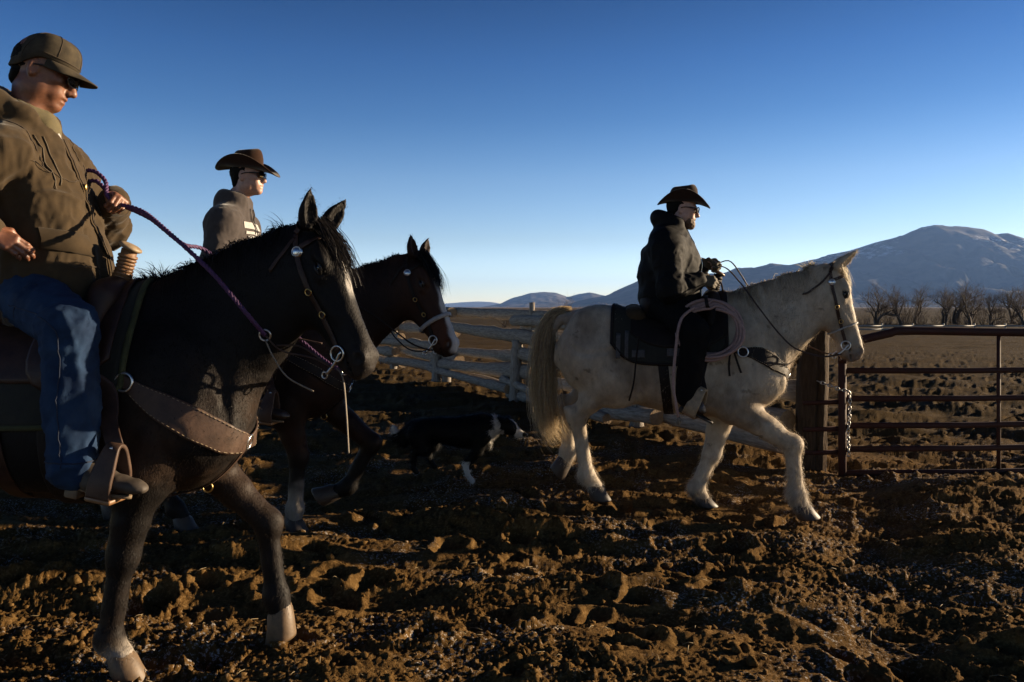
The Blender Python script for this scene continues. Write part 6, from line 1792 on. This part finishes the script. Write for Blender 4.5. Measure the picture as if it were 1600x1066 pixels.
def bridle(H, label, leather, noseband=None, concho=None, nose_x=.40, nose_r=.010, fancy=False, shank=True):
    F = H.F; hp, a = H.hp, H.hl / .64; c = H.P.copy(); root = empty('bridle', label, 'bridle', F.wor(c), F.h); loc = -Vector(c)
    def put(mb, name, m, par=None): o = mb.build(name, m, par or root); o.location = loc if par is None else (0, 0, 0); return o
    for s in (-1, 1):
        mb = MB(); strap(H, mb, [hp(-.005, s * .085, -.012), hp(.06, s * .105, -.028), hp(.16, s * .105, -.045), hp(.30, s * .088, -.055), hp(.42, s * .066, -.06), hp(.525, s * .060, -.065)], .0105, .005, .005, 36); put(mb, 'cheek_strap', leather)
        mb = MB(); strap(H, mb, [hp(.01, s * .09, -.02), hp(.06, s * .10, -.10), hp(.10, s * .08, -.19), hp(.115, 0, -.225)], .007, .004, .006, 24); put(mb, 'throat_latch', leather)
        P = snap(H, [hp(.075, s * .105, -.028)], .008)[0]; n = snap_n(H, [P])[0]
        mb = MB(); mb.lathe([(0, .007), (.012, .006), (.021, .002), (.024, -.002)], 18, basis(np.cross(n, (0.1, .2, 1)), n) @ np.eye(3), P); cc = put(mb, 'concho', concho or m_metal)
        MB().torus(P + n * .004, .019, .0022, n, 18, 6).build('rim', m_metal, root).location = loc
        bt = snap(H, [hp(.53, s * .062, -.068)], .010)[0]; mb = MB(); mb.torus(bt, .030, .0045, hp(0, 1, 0) - hp(0, 0, 0), 20, 7)
        if shank: mb.tube(spline([bt - H.HB[:, 2] * -.02, bt + H.hx * .03 - H.HB[:, 2] * .03, bt + H.hx * .05 - H.HB[:, 2] * .085], 10), .006, 6); mb.torus(bt + H.hx * .05 - H.HB[:, 2] * .095, .013, .003, hp(0, 1, 0) - hp(0, 0, 0), 12, 6)
        put(mb, 'bit', m_metal)
        for t in (.25, .36):      # buckles and keepers
            q = snap(H, [hp(t, s * (.10 - .08 * (t - .2)), -.052)], .011)[0]; nq = snap_n(H, [q])[0]; mb = MB(); mb.torus(q, .0135, .003, nq, 10, 5); put(mb, 'buckle', m_brass)
    mb = MB(); strap(H, mb, [hp(.065, -.100, -.02), hp(.058, -.085, .045), hp(.052, -.04, .082), hp(.05, 0, .09), hp(.052, .04, .082), hp(.058, .085, .045), hp(.065, .100, -.02)], .010, .005, .007, 34); put(mb, 'browband', leather)
    mb = MB(); strap(H, mb, [hp(-.005, -.085, -.012), hp(-.035, -.06, .03), hp(-.045, 0, .045), hp(-.035, .06, .03), hp(-.005, .085, -.012)], .012, .005, .012, 26); put(mb, 'crown_strap', leather)
    if noseband is not None:
        x = nose_x; Q = spline([hp(x + .02, 0, -.16), hp(x + .01, -.06, -.12), hp(x, -.078, -.05), hp(x - .004, -.065, .03), hp(x - .006, 0, .066), hp(x - .004, .065, .03), hp(x, .078, -.05), hp(x + .01, .06, -.12), hp(x + .02, 0, -.16)], 44)
        Q = snap(H, Q, nose_r * .8); mb = MB(); rope(mb, Q[::2], nose_r, 3, 5.0) if fancy else mb.tube(Q, nose_r, 8, flat=.6, up=snap_n(H, Q)); put(mb, 'noseband', noseband)
    return root
bridle(H1, 'brown leather bridle with brass buckles on the black horse\'s head', m_leather, None, None)
bridle(H2, 'dark bridle with thick pale noseband on the bay horse\'s head', m_leather_k, m_bosal, m_metal, nose_x=.42, nose_r=.015)
bridle(H3, 'brown bridle with a large silver disc on the cream horse\'s head', m_leather, m_bosal, m_metal, nose_x=.41, nose_r=.007)

# ---- reins and ropes
def rope_thing(name, label, cat, F, paths, r, m, parts, braid=True):
    """paths in local axes -> thing with one part per path"""
    c = np.asarray(paths[0][0], float); root = empty(name, label, cat, F.wor(c), F.h)
    for P, pn in zip(paths, parts):
        mb = MB(); (rope(mb, P, r) if braid else mb.tube(spline(P, 50), r, 8, flat=.55)); o = mb.build(pn, m, root); o.location = -Vector(c)
    return root
hl = np.asarray(r1['arm_l'][2], float) + r1['hand_l'][0] @ np.array((.075, 0, -.022))
bit = lambda H, s: H.hp(.58, s * .066, -.115)
ring1 = f1(414, 524, -.13)
rope_thing('rope_reins', 'purple braided rope reins from the hand in brown to the black horse\'s neck', 'reins', F1,
    [[hl + np.array((-.02, 0, .01)), hl, f1(222, 330, .02), f1(262, 362, -.10), f1(330, 425, -.22), f1(385, 490, -.20), ring1],
     [hl + np.array((.0, .02, 0)), f1(235, 342, .08), f1(285, 381, .10), f1(330, 398, .22), np.array((.75, .20, 1.40)), np.array((1.0, .14, 1.20)), bit(H1, 1)],
     [hl, hl + np.array((-.03, -.02, .03)), f1(165, 284, .10), f1(150, 269, .12), f1(135, 267, .12), f1(129, 277, .12), f1(134, 285, .12), f1(152, 284, .12), hl + np.array((-.005, .0, .01))]],
    .0095, m_purple, ['near_rein', 'far_rein', 'loop'])
rope_thing('rein_strap', 'thin leather strap from the purple rein to the black horse\'s bit', 'strap', F1, [[ring1, f1(440, 548, -.12), f1(490, 560, -.10), bit(H1, -1)], [f1(432, 540, -.12), f1(470, 542, -.09), bit(H1, -1) + np.array((-.03, .01, .02))]], .006, m_leather_w, ['strap', 'strap'], False)
MBr = MB().torus(ring1, .022, .004, (0, 1, .2), 18, 7); tag(MBr.build('rein_ring', m_metal), None); bpy.data.objects['rein_ring'].parent = bpy.data.objects['rein_strap']; bpy.data.objects['rein_ring'].location = -Vector(ring1)
rope_thing('tie_down', 'brown strap rising from the chest ring of the black horse to its chin', 'strap', F1, [[(.665, 0, .935), f1(398, 600, 0), f1(416, 556, 0), f1(440, 530, 0) + np.array((.03, 0, -.0)), H1.hp(.44, 0, -.17)]], .007, m_leather_w, ['strap'], False)
rope_thing('lead_strap', 'thin pale strap hanging straight down below the black horse\'s chin', 'strap', F1, [[H1.hp(.57, -.02, -.135), f1(536, 592, -.08), f1(541, 640, -.08), f1(545, 708, -.08)]], .0042, m_grass_rope, ['strap'], False)
rope_thing('lead_strap', 'pale cord crossing the dark chest of the bay below the black horse\'s neck', 'cord', F1, [[ring1 + np.array((.005, -.01, -.02)), f1(428, 560, -.12), f1(450, 590, -.12), f1(490, 612, -.12)]], .0052, m_grass_rope, ['cord'], False)
hl3 = np.asarray(r3['arm_l'][2], float) + r3['hand_l'][0] @ np.array((.09, 0, -.02)); hr3 = np.asarray(r3['arm_r'][2], float) + r3['hand_r'][0] @ np.array((.09, 0, -.02))
rope_thing('leather_reins', 'brown leather reins from the gloved hands to the cream horse\'s bit', 'reins', F3,
    [[hl3, f3(1136, 420, -.05), f3(1160, 446, -.16), f3(1188, 484, -.20), f3(1218, 522, -.19), f3(1244, 545, -.17), f3(1284, 557, -.12), bit(H3, -1)],
     [hl3 + np.array((0, .02, .01)), f3(1140, 408, .05), f3(1158, 430, .10), f3(1172, 452, .16), f3(1215, 510, .18), f3(1250, 534, .15), f3(1290, 552, .10), bit(H3, 1)],
     [hr3, f3(1125, 440, -.1), f3(1130, 458, -.06), f3(1132, 474, -.05)]], .0075, m_leather, ['near_rein', 'far_rein', 'rein_end'], False)
hr2 = np.asarray(r2['arm_l'][2], float) + r2['hand_l'][0] @ np.array((.075, 0, -.02))
rope_thing('leather_reins', 'dark leather reins running back from the bay horse\'s bit', 'reins', F2,
    [[hr2, np.array((.45, -.17, 1.62)), np.array((.85, -.15, 1.42)), f2(620, 520, -.15), f2(645, 538, -.15), bit(H2, -1)], [hr2, np.array((.45, .17, 1.62)), np.array((.85, .18, 1.40)), f2(618, 528, .10), f2(645, 548, .08), bit(H2, 1)]], .0085, m_leather_k, ['near_rein', 'far_rein'], False)
# coiled lariat
def lariat():
    c = f3(1109, 513, -.335); rng = np.random.default_rng(4); P = []
    for k in range(7):
        rx, rz = .205 + rng.normal(0, .010), .182 + rng.normal(0, .010); dx, dz = rng.normal(0, .010), rng.normal(0, .008) - .004 * k
        for a in np.linspace(0, 2 * np.pi, 36, endpoint=False):
            q = a + 1.57; P.append((c[0] + dx + rx * math.cos(q), c[1] - .012 * (k - 3) * .9 + .03 * math.sin(q) + .006 * math.sin(3 * q + k), c[2] + dz + rz * math.sin(q)))
    root = empty('lariat', 'coiled pinkish lariat rope hanging beside the dark rider\'s knee', 'rope', F3.wor(c), F3.h)
    mb = MB(); mb.tube(np.array(P), .0118, 6); mb.build('coil', m_pink, root).location = -Vector(c)
    mb = MB(); mb.tube(spline([f3(1085, 480, -.37), f3(1064, 500, -.42), f3(1056, 545, -.46), f3(1052, 600, -.47), f3(1056, 630, -.47), f3(1060, 652, -.46)], 40), .0105, 7); mb.build('loose_end', m_pink, root).location = -Vector(c)
    mb = MB(); e = f3(1060, 652, -.46)
    for k in range(16):
        d = np.array((rng.normal(0, .015), rng.normal(0, .012), -.04 - .02 * rng.random())); mb.tube([e, e + d * .5 + rng.normal(0, .004, 3), e + d], [.0035, .003, .0015], 4)
    mb.build('frayed_end', m_grass_rope, root).location = -Vector(c)
    mb = MB(); mb.ribbon(spline([f3(1104, 462, -.20), f3(1103, 465, -.345), f3(1105, 478, -.385), f3(1107, 480, -.30), f3(1106, 468, -.22)], 20), .012, .006, (1, 0, 0)); mb.build('tie_strap', m_leather_k, root).location = -Vector(c)
lariat()
# loose billet hanging behind the palomino's rear cinch
rope_thing('billet_strap', 'narrow dark strap hanging loose from the saddle onto the cream flank', 'strap', F3, [[f3(998, 525, -.33), f3(994, 560, -.345), f3(990, 598, -.33), f3(983, 626, -.30)]], .011, m_leather_k, ['strap'], False)
# ------------------------------------------------------------------ dog
F4 = Frame((at(702, 0, 6.5)[0], 6.5), 0.0)
def make_dog():
    f = F4.px; rng = np.random.default_rng(3); S = SDF()
    root = empty('dog', 'black and white collie trotting between the bay and the cream horse', 'dog', F4.O, F4.h)
    S.loft([-.34, -.26, -.12, .04, .20, .30, .36], [.48, .53, .55, .555, .565, .54, .47], [.42, .35, .35, .32, .30, .32, .38], [.06, .10, .105, .115, .12, .10, .05], .03, power=2.1)
    S.chain([(.28, 0, .49), (.38, 0, .49), (.45, 0, .48)], [.095, .075, .065], .06)                 # neck carried low
    hc = np.array((.485, -.01, .475)); R = rotm('Z', -8) @ rotm('Y', 14); h = lambda x, y, z: hc + R @ np.array((x, y, z))
    S.ell(h(0, 0, 0), (.075, .062, .060), .03, R); S.cone(h(.05, 0, -.018), h(.135, 0, -.034), .036, .022, .02); S.ell(h(.13, 0, -.028), (.022, .019, .017), .01, R); S.cone(h(.05, 0, -.045), h(.115, 0, -.056), .018, .012, .012)
    for s in (-1, 1):
        S.ell(h(-.03, s * .045, .05), (.018, .024, .036), .015, R @ rotm('X', s * -28)); S.ell(h(-.015, s * .062, .062), (.020, .014, .018), .01, R)
        S.ell(h(.055, s * .030, .012), (.012, .008, .008), .005, R, op='-')
    def leg(P, Rr, k=.04): S.chain([np.asarray(p, float) for p in P], Rr, k)
    g = lambda x, z, y: f(x, z, y)
    # front: near leg planted, far leg lifted; hind: both trailing in stride
    leg([(.27, -.08, .40), (.24, -.085, .29), f(727, 725, -.08), f(731, 743, -.08), f(738, 752, -.08)], [.060, .040, .024, .022, .022])
    leg([(.28, .08, .40), (.30, .085, .30), f(742, 712, .08), f(734, 728, .08), f(733, 735, .08)], [.055, .038, .022, .020, .020])
    leg([(-.25, -.075, .42), (-.20, -.085, .31), f(648, 706, -.08), f(645, 730, -.08), f(651, 738, -.08)], [.085, .055, .028, .022, .022])
    leg([(-.25, .075, .42), (-.14, .085, .31), f(670, 702, .08), f(672, 720, .08), f(679, 729, .08)], [.080, .055, .028, .022, .022])
    S.chain([(-.30, 0, .48), (-.38, 0, .40), f(632, 690), f(620, 682), f(616, 668)], [.045, .045, .045, .036, .018], .04)
    V, Q = S.raw(.0075, 2); N = vnormals(V, Q); V = V + N * (.006 * fbm(V * np.array((18, 18, 12)), 3, 4))[:, None]
    q = (V - hc) @ R; blk = np.array((.0085, .0075, .007)); wht = np.array((.95, .9, .84)); C = np.tile(blk, (len(V), 1)); nz = .02 * fbm(V * 20, 2, 9)
    ring = np.exp(-((V[:, 0] - .395 + .18 * (V[:, 2] - .48) + nz) / .028) ** 2) > .5; C[ring & (V[:, 2] > .38)] = wht
    C[(V[:, 0] + nz > .335) & (V[:, 2] < .455 + nz) & (V[:, 2] > .28) & (q[:, 0] < -.02)] = wht * .8
    C[(q[:, 0] > .065 + nz * .5)] = wht; C[(q[:, 0] > .128) & (q[:, 2] > -.045)] = blk
    C[(q[:, 0] > .0) & (np.abs(q[:, 1]) < .016) & (q[:, 2] > .0)] = wht
    C[(V[:, 2] < .105 + nz)] = wht; C[(V[:, 2] < .20 + nz) & (V[:, 0] > .05) & (V[:, 1] < 0)] = wht * .9
    tip = f(616, 668); C[np.linalg.norm(V - tip, axis=1) < .055] = wht
    me = mesh_np('body', V, Q); set_col(me, C); link('body', me, m_coat, root)
    L = np.where(V[:, 2] < .2, .012, .035) * np.where(q[:, 0] > -.05, .35, 1.0)
    fur('fur', V, N, C, root, m_fur, 26000, L, .0022, rng, flow=(-.8, 0, -.5), lift=.25, bend=.3)
    for s in (-1, 1):
        th = np.linspace(0, np.pi, 7); MB().lathe(np.stack([.009 * np.sin(th), -.009 * np.cos(th)], 1), 10, c=h(.052, s * .027, .012)).build('eye', MATS['eye_black'], root)
    th = np.linspace(0, np.pi, 7); MB().lathe(np.stack([.011 * np.sin(th), -.009 * np.cos(th)], 1), 10, c=h(.153, 0, -.024)).build('nose', MATS['eye_black'], root)
make_dog()
